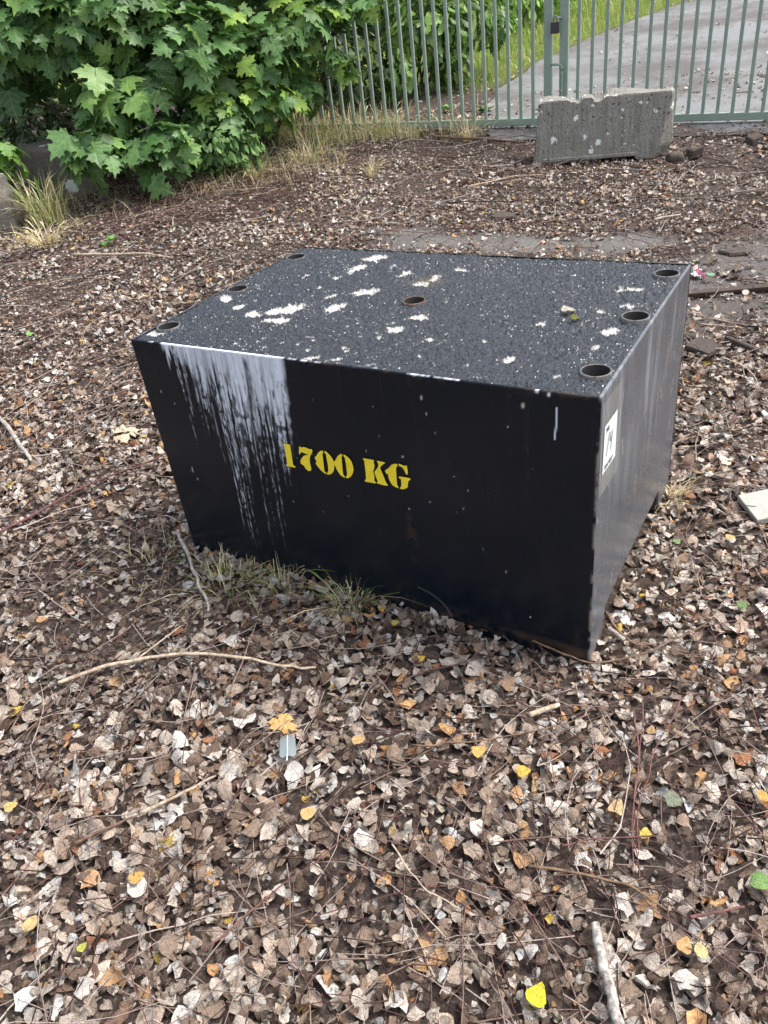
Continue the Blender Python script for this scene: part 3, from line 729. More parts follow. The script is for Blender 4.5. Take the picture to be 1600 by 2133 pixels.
def collar_me(ro, ri, zt, depth, n=40):
    prof = [(ro, BH - 0.02), (ro, zt - 0.0015), (ro - 0.0015, zt), (ri + 0.001, zt), (ri, zt - 0.001), (ri, zt - depth), (0.0005, zt - depth)]
    th = np.arange(n) / n * 2 * np.pi; V = []; F = []
    for r0, z0 in prof: V += [(r0 * math.cos(t), r0 * math.sin(t), z0) for t in th]
    for k in range(len(prof) - 1):
        for j in range(n): a = k * n + j; c = k * n + (j + 1) % n; F.append((a, c, c + n, a + n))
    return mesh_pd('lifting_tube', V, F, True)
b = NB('tube_hole_shade'); b.base((0.006, 0.006, 0.006)).rough(0.9); M_hole_shade = b.m  # near black inner faces, painting the shade deep in the tubes
cm = collar_me(0.0328, 0.0285, BH + 0.006, 0.30); cm.materials.append(M_collar); cm.materials.append(M_hole_shade)
cm2 = collar_me(0.0325, 0.0275, BH + 0.003, 0.12); cm2.materials.append(M_collar2); cm2.materials.append(M_hole_shade)
for m_ in (cm, cm2):
    for f in m_.polygons:
        if f.index >= 4 * 40: f.material_index = 1
for k, (a, b_) in enumerate(holes):
    o = link('lifting_tube', cm2 if k == 6 else cm, None, blk); o.location = (a - hx, b_ - hy, -0.006 if k < 3 else 0)
    if k == 6: o['label'] = 'rusty brown lifting tube in the middle of the top'

# stencil lettering
GL = {'1': [[(0.4475, 0.4777), (0.4594, 0.4797), (0.4716, 0.4805), (0.4719, 0.4773), (0.4707, 0.4538), (0.4684, 0.4203), (0.4759, 0.4149), (0.4731, 0.412), (0.4586, 0.4116), (0.4429, 0.4127), (0.446, 0.4167), (0.4496, 0.4167), (0.4506, 0.4407), (0.4526, 0.4719)]], '7': [[(0.4999, 0.4795), (0.5046, 0.4804), (0.5057, 0.4775), (0.5122, 0.4804), (0.5213, 0.4807), (0.5303, 0.4774), (0.5389, 0.4792), (0.5404, 0.4743), (0.5364, 0.4663), (0.5311, 0.4595), (0.5268, 0.4494), (0.525, 0.4371), (0.5258, 0.4198), (0.5229, 0.4122), (0.5141, 0.4104), (0.5067, 0.4161), (0.5041, 0.4237), (0.4976, 0.4265), (0.4937, 0.4298), (0.4968, 0.4398), (0.5072, 0.4524), (0.5151, 0.4572), (0.5262, 0.4606), (0.5161, 0.462), (0.5041, 0.4645), (0.5009, 0.4626), (0.4991, 0.4573), (0.4953, 0.4576)]], '0a': [[(0.5735, 0.4808), (0.5661, 0.4789), (0.5582, 0.4729), (0.5518, 0.4646), (0.5497, 0.4609), (0.5439, 0.4572), (0.5437, 0.4512), (0.547, 0.4465), (0.543, 0.4365), (0.5474, 0.4306), (0.555, 0.4201), (0.5635, 0.4137), (0.571, 0.4111), (0.5715, 0.4159), (0.5665, 0.419), (0.567, 0.4291), (0.5683, 0.4505), (0.5694, 0.4691), (0.5728, 0.4749)], [(0.578, 0.481), (0.5849, 0.4784), (0.5929, 0.4707), (0.5986, 0.4614), (0.6010, 0.4515), (0.5987, 0.4352), (0.5949, 0.4252), (0.5871, 0.4156), (0.5789, 0.4116), (0.5733, 0.4109), (0.5754, 0.4187), (0.5791, 0.4228), (0.5806, 0.4396), (0.5805, 0.4581), (0.5804, 0.4724), (0.5769, 0.475)]], '0b': [[(0.6299, 0.4813), (0.6237, 0.4796), (0.6145, 0.4721), (0.6062, 0.4589), (0.6018, 0.4548), (0.6004, 0.4434), (0.6031, 0.4413), (0.6066, 0.4301), (0.6133, 0.4182), (0.6217, 0.4125), (0.627, 0.4119), (0.627, 0.4163), (0.623, 0.4201), (0.6232, 0.4294), (0.6248, 0.4507), (0.6266, 0.4718), (0.6294, 0.4761)], [(0.6339, 0.4814), (0.6406, 0.4788), (0.6489, 0.4733), (0.6546, 0.4641), (0.6572, 0.4517), (0.6569, 0.4412), (0.6527, 0.43), (0.6455, 0.4193), (0.6365, 0.4128), (0.6299, 0.4115), (0.6313, 0.4178), (0.6352, 0.4232), (0.6362, 0.4398), (0.6366, 0.4581), (0.6359, 0.4722), (0.633, 0.4761)]], 'K': [[(0.6887, 0.4795), (0.6928, 0.4808), (0.7181, 0.4811), (0.7212, 0.4801), (0.7187, 0.4742), (0.7206, 0.4663), (0.7182, 0.4581), (0.7141, 0.4484), (0.7153, 0.4375), (0.7152, 0.4285), (0.7132, 0.4219), (0.7175, 0.4171), (0.7154, 0.4136), (0.6878, 0.4127), (0.6849, 0.4156), (0.6869, 0.4183), (0.6897, 0.42), (0.6911, 0.4349), (0.6921, 0.4597), (0.6923, 0.4741)], [(0.7281, 0.4792), (0.7311, 0.4808), (0.7499, 0.4806), (0.7513, 0.4787), (0.744, 0.4724), (0.7385, 0.4675), (0.7351, 0.4608), (0.7389, 0.45), (0.7432, 0.4364), (0.7464, 0.4236), (0.7509, 0.4172), (0.7493, 0.4135), (0.7407, 0.4129), (0.72, 0.4148), (0.7197, 0.417), (0.7229, 0.4199), (0.7209, 0.4297), (0.7187, 0.4382), (0.7172, 0.4468), (0.7271, 0.4593), (0.7314, 0.4672), (0.7314, 0.4749)]], 'G': [[(0.7853, 0.4827), (0.775, 0.4808), (0.7681, 0.4764), (0.7618, 0.4687), (0.7546, 0.4624), (0.7486, 0.4574), (0.7486, 0.453), (0.7527, 0.4472), (0.7557, 0.45), (0.7558, 0.4378), (0.7589, 0.4273), (0.7643, 0.4183), (0.7725, 0.4144), (0.7804, 0.413), (0.7804, 0.4178), (0.7777, 0.4217), (0.7778, 0.4323), (0.7789, 0.4524), (0.7801, 0.4701), (0.7847, 0.4774)], [(0.7891, 0.4837), (0.7964, 0.4829), (0.8029, 0.4804), (0.8079, 0.4829), (0.811, 0.4825), (0.8111, 0.4739), (0.8114, 0.4653), (0.81, 0.4591), (0.8077, 0.4568), (0.8052, 0.4587), (0.803, 0.4669), (0.7986, 0.4747), (0.7936, 0.477), (0.7884, 0.4776)], [(0.7849, 0.447), (0.7904, 0.4483), (0.8137, 0.4489), (0.8172, 0.4475), (0.8152, 0.4438), (0.8099, 0.4389), (0.8079, 0.4296), (0.8067, 0.4216), (0.8006, 0.4164), (0.7916, 0.4123), (0.7841, 0.4124), (0.7851, 0.4165), (0.7887, 0.4201), (0.7903, 0.4293), (0.7901, 0.4414), (0.7845, 0.4436)]]}
for ch, polys in GL.items():
    V = []; F = []
    for poly in polys:
        o0 = len(V); V += [(u_ - hx, -hy - 0.0026, z_) for u_, z_ in poly]
        for t3 in tessellate_polygon([[Vector((u_, z_, 0)) for u_, z_ in poly]]): F.append(tuple(o0 + k for k in t3))
    me = mesh_pd('stencil_letter', V, F)
    bmv = bmesh.new(); bmv.from_mesh(me)
    for f in bmv.faces:
        f.normal_update()
        if f.normal.y > 0: f.normal_flip()
    bmv.to_mesh(me); bmv.free()
    o = link('stencil_letter' if ch in 'KG' else 'stencil_digit', me, M_yellow, front)

# paper label under tape on the right panel
def side_quad(name, pts, off, mat, parent):
    V = [(hx + off, -hy + u_, z_) for u_, z_ in pts]
    return link(name, mesh_pd(name, V, [tuple(range(len(V)))]), mat, parent)
tape = side_quad('clear_tape', [(0.008, 0.478), (0.082, 0.474), (0.084, 0.462), (0.090, 0.462), (0.090, 0.474), (0.152, 0.472), (0.150, 0.694), (0.012, 0.697)], 0.0022, M_tape, rightp)
paper = side_quad('paper_label', [(0.026, 0.528), (0.124, 0.521), (0.122, 0.636), (0.029, 0.641)], 0.0032, M_paper, rightp)
paper['label'] = 'white paper label with handwritten number 14'
def stroke(pts, wd):
    V = []; F = []
    for k, (a, c) in enumerate(pts):
        d = np.array(pts[min(k + 1, len(pts) - 1)]) - np.array(pts[max(k - 1, 0)]); d = d / np.linalg.norm(d); nrm = np.array([-d[1], d[0]]) * wd / 2
        V += [(hx + 0.0042, -hy + a + nrm[0], c + nrm[1]), (hx + 0.0042, -hy + a - nrm[0], c - nrm[1])]
        if k: F.append((2 * k - 2, 2 * k - 1, 2 * k + 1, 2 * k))
    return V, F
for nm, sts in (('handwritten_digit', [[(0.065, 0.612), (0.057, 0.588), (0.048, 0.563)]]), ('handwritten_digit', [[(0.077, 0.607), (0.071, 0.594), (0.073, 0.586), (0.080, 0.586), (0.084, 0.592)], [(0.0905, 0.606), (0.084, 0.585), (0.079, 0.562)]])):
    V = []; F = []
    for st in sts:
        v2, f2 = stroke(st, 0.0029); F += [tuple(len(V) + k for k in f) for f in f2]; V += v2
    link(nm, mesh_pd(nm, V, F), M_ink, paper)
def text_me(txt, size_):
    cu = bpy.data.curves.new('t', 'FONT'); cu.body = txt; cu.size = size_; cu.offset = 0.0005
    o = bpy.data.objects.new('t', cu); col.objects.link(o); bpy.context.view_layer.update()
    dg = bpy.context.evaluated_depsgraph_get(); me = bpy.data.meshes.new_from_object(o.evaluated_get(dg)); bpy.data.objects.remove(o); return me
for txt, sz, u0, z0, nm in (('NR', 0.015, 0.040, 0.622, 'printed_text'), ('tovek.se', 0.0185, 0.040, 0.534, 'printed_text')):
    me = text_me(txt, sz); me.name = nm
    for vtx in me.vertices: vtx.co = Vector((hx + 0.0042, -hy + u0 + vtx.co.x, z0 + vtx.co.y - 0.07 * vtx.co.x))
    me.materials.clear(); link(nm, me, M_ink, paper)

# ------------------------------------------------------------------ gate: two leaves
GA = math.atan2(GD[1], GD[0])
def gate_z(s): return 0.414 - 0.0368 * s           # bottom of the rail along the gate line
GT_TOP = 2.15
def gate_pt(s, off=0.0): return GP + GD * s + GN * off
def skew_bar(name, s0, s1, z0, z1, y0, y1, par, ox):
    """horizontal tube that follows the slope of the ground"""
    V = []
    for s in (s0, s1):
        dz = gate_z(s) - gate_z(ox)
        V += [(s - ox, y0, z0 + dz), (s - ox, y1, z0 + dz), (s - ox, y1, z1 + dz), (s - ox, y0, z1 + dz)]
    bm = bmesh.new(); vv = [bm.verts.new(v) for v in V]
    for f in ((0, 1, 2, 3), (7, 6, 5, 4), (0, 4, 5, 1), (1, 5, 6, 2), (2, 6, 7, 3), (3, 7, 4, 0)): bm.faces.new([vv[k] for k in f])
    bmesh.ops.recalc_face_normals(bm, faces=bm.faces)
    bmesh.ops.bevel(bm, geom=bm.edges[:], offset=0.004, segments=2, affect='EDGES')
    me = bpy.data.meshes.new(name); bm.to_mesh(me); bm.free(); return link(name, me, M_gate, par)
bar_me = box_me('bar', -0.0125, 0.0125, -0.0125, 0.0125, 0.0, 1.0, 0.003, 1); bar_me.materials.append(M_gate)
def gate_leaf(s0, s1, bars, stiles, label):
    ox = (s0 + s1) / 2; p = gate_pt(ox)
    g = empty('gate_leaf', (p[0], p[1], gate_z(ox)), GA)
    tag(g, label, 'gate', 'two leaves of the green gate')
    skew_bar('bottom_rail', s0, s1, 0.0, 0.05, -0.025, 0.025, g, ox)
    skew_bar('top_rail', s0, s1, GT_TOP - 0.45, GT_TOP - 0.40, -0.025, 0.025, g, ox)
    for a, c in stiles:
        z0 = gate_z((a + c) / 2) - gate_z(ox)
        link('stile', box_me('stile', a - ox, c - ox, -0.030, 0.030, z0 - 0.004, z0 + GT_TOP - 0.395, 0.005), M_gate, g)
    for s in bars:
        o = link('bar', bar_me, None, g); o.location = (s - ox, 0.003 * R.normal(), gate_z(s) - gate_z(ox) + 0.049); o.scale = (1, 1, GT_TOP - 0.5)
    return g, ox
gl, oxl = gate_leaf(-1.70, 1.355, [1.172 + 0.0 - 0.0965 * k for k in range(30)] + [1.268], [(1.356, 1.416), (-1.76, -1.701)], 'left gate leaf of thin green steel bars behind the maple and concrete barrier')
gr, oxr = gate_leaf(1.539, 4.40, [1.612 + 0.1022 * k for k in range(27)], [(1.474, 1.538), (4.401, 4.46)], 'right gate leaf of thin green steel bars in front of the road')
# drop bolt on the left leaf
def path_obj(name, pts, r, mat, par, n=10, m=24):
    V, F = tube_np(spline(pts, m), r, n); return link(name, mesh_np(name, V, F), mat, par)
zl = gate_z(oxl)
path_obj('drop_bolt', [(1.416 - oxl, -0.034, 0.782 - zl), (1.45 - oxl, -0.05, 0.782 - zl), (1.480 - oxl, -0.05, 0.778 - zl), (1.497 - oxl, -0.05, 0.758 - zl), (1.499 - oxl, -0.05, 0.70 - zl), (1.495 - oxl, -0.05, 0.50 - zl), (1.494 - oxl, -0.05, 0.345 - zl)], 0.009, M_gate, gl)
path_obj('bolt_hook', [(1.505 - oxl, -0.064, 0.602 - zl), (1.492 - oxl, -0.066, 0.606 - zl), (1.486 - oxl, -0.066, 0.592 - zl), (1.490 - oxl, -0.064, 0.575 - zl)], 0.003, M_galv, gl)
zr = gate_z(oxr)
path_obj('hasp', [(1.49 - oxr, -0.034, 1.078 - zr), (1.475 - oxr, -0.05, 1.082 - zr), (1.452 - oxr, -0.056, 1.080 - zr)], 0.008, M_galv, gr)
# padlock hanging from the hasp
pp = gate_pt(1.446, -0.062)
pl = empty('padlock', (pp[0], pp[1], 0.985), GA); tag(pl, 'small grey padlock hanging between the two gate leaves', 'padlock')
bm_ = box_me('lock_body', -0.031, 0.031, -0.014, 0.014, 0.0, 0.074, 0.005); link('lock_body', bm_, M_lock, pl)
path_obj('shackle', [(-0.019, 0, 0.068), (-0.019, 0, 0.092), (-0.013, 0, 0.107), (0, 0, 0.113), (0.013, 0, 0.107), (0.019, 0, 0.092), (0.019, 0, 0.068)], 0.0055, M_galv, pl)

# ------------------------------------------------------------------ concrete barrier
CBa = np.array([1.372, 5.872]); CBb = np.array([2.305, 5.60]); CL = float(np.linalg.norm(CBb - CBa)); CA = math.atan2(CBb[1] - CBa[1], CBb[0] - CBa[0])
zb = float(TZ(*((CBa + CBb) / 2)))
cb = empty('concrete_barrier', (CBa[0], CBa[1], zb), CA)
tag(cb, 'old grey concrete barrier with chipped top edge standing before the gate', 'barrier')
out = [(0.0, 0.0), (0.018, 0.10), (0.045, 0.418), (0.06, 0.428), (0.12, 0.432), (0.20, 0.436), (0.225, 0.430), (0.245, 0.431), (0.262, 0.415), (0.285, 0.418), (0.300, 0.404), (0.322, 0.410), (0.335, 0.430), (0.352, 0.437), (0.385, 0.437), (0.402, 0.426), (0.415, 0.402), (0.435, 0.398), (0.462, 0.408), (0.480, 0.425), (0.505, 0.434), (0.54, 0.433), (0.62, 0.432), (0.74, 0.431), (0.84, 0.432), (0.905, 0.432), (0.845, 0.09), (0.80, 0.0), (0.705, 0.0), (0.690, 0.028), (0.40, 0.022), (0.10, 0.018), (0.085, 0.0)]
rngc = np.random.default_rng(8)
bm = bmesh.new()
def yf(z): return -0.02 + 0.05 * z                       # slight batter of the front face
def yb(z): return 0.20 - 0.08 * z
fr = []; bk = []
for x, z in out:
    jx, jz = rngc.normal() * 0.002, rngc.normal() * 0.002
    z = z * 0.94
    fr.append(bm.verts.new((x + jx, yf(z), z + jz))); bk.append(bm.verts.new((x + jx + (0.02 if x > 0.8 else 0), yb(z) + rngc.normal() * 0.004, z + jz + (rngc.normal() * 0.012 if z > 0.39 else 0))))
bm.faces.new(fr); bm.faces.new(bk[::-1]); N_ = len(out)
# chamfered right end
e_top = bm.verts.new((0.932, 0.07, 0.398)); e_mid = bm.verts.new((0.940, 0.07, 0.075)); e_bot = bm.verts.new((0.885, 0.08, 0.0))
iT, iM, iB = 25, 26, 27
for k in range(N_):
    k2 = (k + 1) % N_
    if k in (25, 26): continue
    bm.faces.new((fr[k], bk[k], bk[k2], fr[k2]))
bm.faces.new((fr[iT], fr[iM], e_mid, e_top)); bm.faces.new((fr[iM], fr[iB], e_bot, e_mid))
bm.faces.new((e_top, e_mid, bk[iM], bk[iT])); bm.faces.new((e_mid, e_bot, bk[iB], bk[iM]))
bm.faces.new((fr[iT], e_top, bk[iT])); bm.faces.new((fr[iB], bk[iB], e_bot))
bmesh.ops.recalc_face_normals(bm, faces=bm.faces)
bmesh.ops.bevel(bm, geom=[e for e in bm.edges if e.calc_length() > 0.05], offset=0.006, segments=2, affect='EDGES')
me = bpy.data.meshes.new('concrete_body'); bm.to_mesh(me); bm.free(); link('concrete_body', me, M_conc, cb)
# rows of the base ledge
link('base_ledge', box_me('base_ledge', 0.075, 0.70, -0.030, -0.010, 0.028, 0.052, 0.005), M_conc, cb)

# ------------------------------------------------------------------ boulders, chunks and scraps
def rock(name, loc, rad, scl, seed, mat, label, cat, sub=4, amp=0.22, cut=None, rz=0.0):
    bm = bmesh.new(); bmesh.ops.create_icosphere(bm, subdivisions=sub, radius=1)
    for v in bm.verts:
        p = v.co; n = float(fbm(np.array(p.x * 1.1 + seed), np.array(p.y * 1.1 + p.z * 1.7), 4, seed))
        q = p * (1 + amp * n + 0.05 * float(fbm(np.array(p.x * 5 + seed), np.array(p.y * 5 + p.z * 7), 3, seed + 5)))
        for ax in range(3): q[ax] = max(-0.80, min(0.80, q[ax]))          # flattened faces
        v.co = Vector((q.x * scl[0], q.y * scl[1], q.z * scl[2])) * rad
    for f in bm.faces: f.smooth = True
    me = bpy.data.meshes.new(name); bm.to_mesh(me); bm.free()
    o = link(name, me, mat); o.location = loc; o.rotation_euler = (0.1, 0.08, rz); tag(o, label, cat); return o
rock('boulder', (-2.60, 6.05, 0.40), 0.36, (1.0, 0.75, 0.85), 3, M_rock, 'grey lichen spotted boulder at the left edge', 'boulder', sub=5, amp=0.36, rz=0.5)
rock('boulder', (-2.12, 6.75, 0.50), 0.34, (1.15, 0.6, 0.8), 9, M_rock, 'brown grey boulder half hidden under the maple leaves', 'boulder', sub=5, amp=0.36, rz=-0.2)
rock('stone', (2.262, 5.53, 0.245), 0.055, (1.2, 1, 0.8), 5, M_chip, 'dark round stone against the right end of the concrete barrier', 'stone', 3)
def chunk(name, pts3, thick, mat, label, cat, seed=0):
    """irregular slab: outline extruded, noisy"""
    rg = np.random.default_rng(seed); bm = bmesh.new(); n = len(pts3)
    lo = [bm.verts.new((x, y, z)) for x, y, z in pts3]; hi = [bm.verts.new((x + rg.normal() * 0.004, y + rg.normal() * 0.004, z + thick * rg.uniform(0.75, 1.2))) for x, y, z in pts3]
    bm.faces.new(lo[::-1]); bm.faces.new(hi)
    for k in range(n): bm.faces.new((lo[k], lo[(k + 1) % n], hi[(k + 1) % n], hi[k]))
    bmesh.ops.recalc_face_normals(bm, faces=bm.faces)
    bmesh.ops.bevel(bm, geom=bm.edges[:], offset=thick * 0.12, segments=1, affect='EDGES')
    me = bpy.data.meshes.new(name); 
    c = sum((v.co for v in bm.verts), Vector()) / len(bm.verts); c.z = min(v.co.z for v in bm.verts)
    for v in bm.verts: v.co -= c
    bm.to_mesh(me); bm.free(); o = link(name, me, mat); o.location = c; tag(o, label, cat); return o
def onz(x, y, dz=0.0): return (x, y, float(gz(x, y)) + dz)
chunk('bark_piece', [onz(1.335, 2.99, .02), onz(1.40, 2.90, .012), onz(1.46, 2.93, .012), onz(1.455, 2.99, .016), onz(1.40, 3.03, .022)], 0.022, M_chip, 'flat grey bark piece behind the right side of the block', 'bark', 1)
chunk('wood_fragment', [onz(1.50, 3.0, .012), onz(1.53, 2.99, .012), onz(1.595, 2.87, .012), onz(1.575, 2.86, .012)], 0.03, M_chip, 'split dark wood fragment right of the flat bark piece', 'wood', 2)
chunk('wood_fragment', [onz(2.80, 5.70, .0), onz(2.83, 5.62, .0), onz(2.93, 5.66, .0), onz(2.91, 5.76, .0)], 0.055, M_chip, 'cut timber end lying before the right gate leaf', 'wood', 3)
chunk('wood_fragment', [onz(2.34, 5.56, .01), onz(2.37, 5.52, .01), onz(2.46, 5.53, .01), onz(2.45, 5.58, .01)], 0.06, M_chip, 'dark rotten wood stump beside the round stone', 'wood', 4)
chunk('wood_fragment', [onz(0.88, 4.87, .012), onz(0.90, 4.83, .012), onz(1.01, 4.82, .012), onz(1.03, 4.86, .012), onz(0.96, 4.90, .012)], 0.03, M_chip, 'brown wood fragment on leaves behind the block', 'wood', 5)
chunk('moss_clump', [onz(1.88, 3.95, .004), onz(1.94, 3.90, .004), onz(2.04, 3.90, .004), onz(2.02, 3.96, .004)], 0.018, M_chip, 'brown mossy clump in the asphalt crack at right', 'moss', 6)
chunk('broken_board', [onz(1.053, 1.885, .022), onz(1.058, 1.765, .018), onz(1.30, 1.775, .03), onz(1.30, 1.90, .03)], 0.018, M_white, 'broken white painted board lying at the right edge', 'board', 7)
chunk('timber_board', [onz(1.50, 3.47, .008), onz(2.30, 3.41, .008), onz(2.30, 3.455, .004), onz(1.50, 3.515, .004)], 0.028, M_oldboard, 'long weathered brown timber lying behind the right corner of the block', 'timber', 8)
sc_ = empty('plastic_scrap', onz(1.675, 3.70, 0.008), 0.3); sc_.scale = (0.75, 0.75, 0.75); tag(sc_, 'crumpled pink and white plastic scrap beside the block', 'litter')
def crumple(name, x0, x1, y0, y1, mat, par, seed):
    rg = np.random.default_rng(seed); n = 7; xs = np.linspace(x0, x1, n); ys = np.linspace(y0, y1, n); Xc, Yc = np.meshgrid(xs, ys)
    Zc = 0.012 + 0.012 * rg.normal(size=Xc.shape); V = np.stack([Xc + rg.normal(size=Xc.shape) * .002, Yc + rg.normal(size=Xc.shape) * .002, Zc], -1).reshape(-1, 3)
    i = np.arange((n - 1) ** 2); q = (i // (n - 1)) * n + i % (n - 1); return link(name, mesh_np(name, V, np.stack([q, q + 1, q + n + 1, q + n], 1), smooth=False), mat, par)
crumple('white_sheet', -0.03, 0.008, -0.045, 0.045, M_wplast, sc_, 1); crumple('pink_sheet', 0.010, 0.026, -0.05, 0.04, M_pink, sc_, 2)

# ------------------------------------------------------------------ sticks
def stick(name, xy, r, mat, label, cat='stick', lift=0.036, taper=0.6, side=0, seed=0):
    rg = np.random.default_rng(seed + 100)
    xy = np.array(xy, float); p = spline(xy, max(10, 7 * len(xy))); n = len(p)
    L = np.linalg.norm(xy[-1] - xy[0])
    tt = np.arange(n) * 0.35
    p = p + np.stack([vnoise(tt, tt * 0 + 3.3, seed), vnoise(tt, tt * 0 + 7.7, seed + 50)], 1) * min(0.005, L * 0.012)
    z = gz(p[:, 0], p[:, 1]); z = np.convolve(np.pad(z, 3, 'edge'), np.ones(7) / 7, 'valid') + lift + r * 0.6
    P3 = np.concatenate([p, z[:, None]], 1); P3 -= 0
    base = P3[n // 2].copy(); base[2] -= r
    rad = r * np.linspace(1, taper, n) * (1 + 0.10 * vnoise(np.arange(n) * 0.6, np.zeros(n) + 1.5, seed)); rad[-1] *= 0.6
    V, F = tube_np(P3 - base, rad, 8); parts = [(V, F)]
    o = link(name, mesh_np(name, *join_np(parts)[:2]), mat); o.location = base
    tag(o, label, cat)
    for k in range(side):      # side shoots
        j = rg.integers(2, n - 2); d = p[min(j + 1, n - 1)] - p[j - 1]; d /= np.linalg.norm(d); a = rg.choice([-1, 1]) * rg.uniform(0.5, 0.9)
        d2 = np.array([d[0] * math.cos(a) - d[1] * math.sin(a), d[0] * math.sin(a) + d[1] * math.cos(a)]); l2 = L * rg.uniform(0.12, 0.25)
        q = P3[j][None] + np.linspace(0, 1, 6)[:, None] * np.array([d2[0] * l2, d2[1] * l2, 0.006])[None]
        V, F = tube_np(q - base, np.linspace(r * 0.5, r * 0.25, 6), 6)
        s_o = link('side_shoot', mesh_np('side_shoot', V, F), mat, o)
    return o
stick('fallen_stick', [(-0.883, 1.477), (-0.813, 1.508), (-0.729, 1.527), (-0.615, 1.531), (-0.511, 1.51), (-0.395, 1.471), (-0.294, 1.435), (-0.221, 1.421)], 0.0055, M_pale, 'long pale curved stick lying in front of the block', side=1, seed=1)
stick('birch_stick', [(0.264, 0.703), (0.262, 0.673), (0.259, 0.63), (0.256, 0.589), (0.255, 0.533), (0.262, 0.44)], 0.0078, M_birch, 'thick whitish birch stick at the bottom edge of the photo', taper=1.2, seed=2)
stick('fallen_stick', [(-1.78, 3.40), (-1.708, 3.291), (-1.53, 3.06), (-1.431, 2.901), (-1.341, 2.757)], 0.0115, M_greyst, 'grey bare stick reaching in from the left edge', seed=3)
stick('fallen_stick', [(-0.593, 1.057), (-0.514, 1.086), (-0.438, 1.118)], 0.0042, M_pale, 'straight straw coloured stick in the lower left litter', seed=4)
stick('fallen_stick', [(-0.72, 1.008), (-0.66, 1.03), (-0.598, 1.053)], 0.0037, M_brownst, 'brown twig ending at the straw coloured stick', seed=5)
stick('fallen_stick', [(-0.671, 2.106), (-0.618, 1.979), (-0.576, 1.851), (-0.544, 1.767), (-0.515, 1.681)], 0.0062, M_greyst, 'brown grey stick beside the left bottom corner of the block', seed=6, lift=0.040)
stick('fallen_stick', [(-1.729, 5.178), (-1.523, 5.101), (-1.262, 4.999), (-1.06, 4.869)], 0.0085, M_pale, 'thin pale stick on the leaves below the boulders', seed=7)
stick('bramble_stem', [(-1.325, 2.217), (-1.227, 2.323), (-1.108, 2.448), (-0.957, 2.561), (-0.844, 2.638), (-0.793, 2.686)], 0.0048, M_redst, 'long dark red bramble stem running towards the left edge', 'stem', seed=8)
stick('dead_branch', [(0.806, 6.837), (0.998, 6.702), (1.225, 6.492), (1.44, 6.285)], 0.011, M_brownst, 'dead brown branch lying along the foot of the gate', 'branch', side=2, seed=9)
stick('wood_chip', [(0.261, 1.176), (0.298, 1.188), (0.334, 1.197)], 0.0062, M_pale, 'short pale split wood chip in front of the block corner', 'wood chip', taper=0.9, seed=10)
stick('red_twig', [(0.485, 1.147), (0.452, 1.016), (0.393, 0.879), (0.365, 0.766)], 0.0019, M_redst, 'middle one of three upright red twigs at lower right', 'twig', seed=11, lift=0.040)
stick('red_twig', [(0.514, 1.162), (0.44, 0.995), (0.378, 0.851), (0.361, 0.776)], 0.0017, M_redst, 'straightest of three red twigs at lower right', 'twig', seed=12, lift=0.040)
stick('red_twig', [(0.6, 1.161), (0.507, 1.056), (0.426, 0.928), (0.376, 0.812)], 0.0017, M_redst, 'rightmost of three red twigs at lower right', 'twig', seed=13, side=2, lift=0.040)
stick('fallen_stick', [(0.428, 0.694), (0.475, 0.696), (0.526, 0.699)], 0.0034, M_redst, 'short pinkish brown stick right of the birch stick', seed=14, lift=0.040)
stick('fallen_stick', [(0.175, 0.817), (0.242, 0.798), (0.337, 0.761), (0.364, 0.74), (0.392, 0.709)], 0.0029, M_brownst, 'dark bent twig above the top of the birch stick', 'twig', side=2, seed=15, lift=0.040)
stick('fallen_stick', [(-0.071, 0.902), (-0.04, 0.838), (-0.009, 0.791), (0.039, 0.756)], 0.0018, M_pale, 'thin whitish curved twig at the bottom centre', 'twig', seed=16, lift=0.040)
stick('fallen_stick', [(0.515, 1.411), (0.527, 1.388), (0.539, 1.366)], 0.006, M_greyst, 'short pale stub beside the right foot of the block', seed=17, taper=0.9)
stick('fallen_stick', [(0.526, 1.469), (0.533, 1.402), (0.56, 1.342)], 0.0037, M_brownst, 'brown bent twig beside the pale stub at the block foot', 'twig', seed=18, lift=0.040)
stick('fallen_stick', [(0.845, 5.469), (1.138, 5.554), (1.361, 5.528)], 0.0045, M_pale, 'thin pale twig in front of the concrete barrier', 'twig', seed=19)
stick('wood_splinter', [(1.724, 4.432), (1.80, 4.434), (1.878, 4.435)], 0.0075, M_pale, 'pale yellow wood splinter on the dark soil behind the block', 'splinter', seed=20, taper=0.7)
stick('fallen_stick', [(0.317, 1.405), (0.384, 1.345), (0.453, 1.300), (0.646, 1.337), (0.789, 1.395)], 0.0024, M_brownst, 'long thin brown twig curving round the front corner of the block', 'twig', seed=22, side=2, lift=0.040)
stick('fallen_stick', [(0.246, 0.846), (0.322, 0.854), (0.454, 0.839)], 0.0019, M_redst, 'thin red twig lying across the three upright twigs', 'twig', seed=23, lift=0.044)
stick('fallen_stick', [(-0.009, 1.13), (0.118, 1.122), (0.268, 1.13), (0.393, 1.156)], 0.0021, M_brownst, 'long thin dark twig left of the three red twigs', 'twig', seed=24, lift=0.040)
stick('fallen_stick', [(-0.512, 0.87), (-0.455, 0.943), (-0.323, 1.021), (-0.243, 1.079)], 0.0018, M_brownst, 'thin dark twig below the straw coloured stick', 'twig', seed=26, lift=0.040, side=2)
stick('fallen_stick', [(-0.423, 0.75), (-0.314, 0.834), (-0.165, 0.932), (-0.123, 0.99)], 0.0018, M_redst, 'thin reddish twig running diagonally at the bottom left', 'twig', seed=27, lift=0.040, side=1)

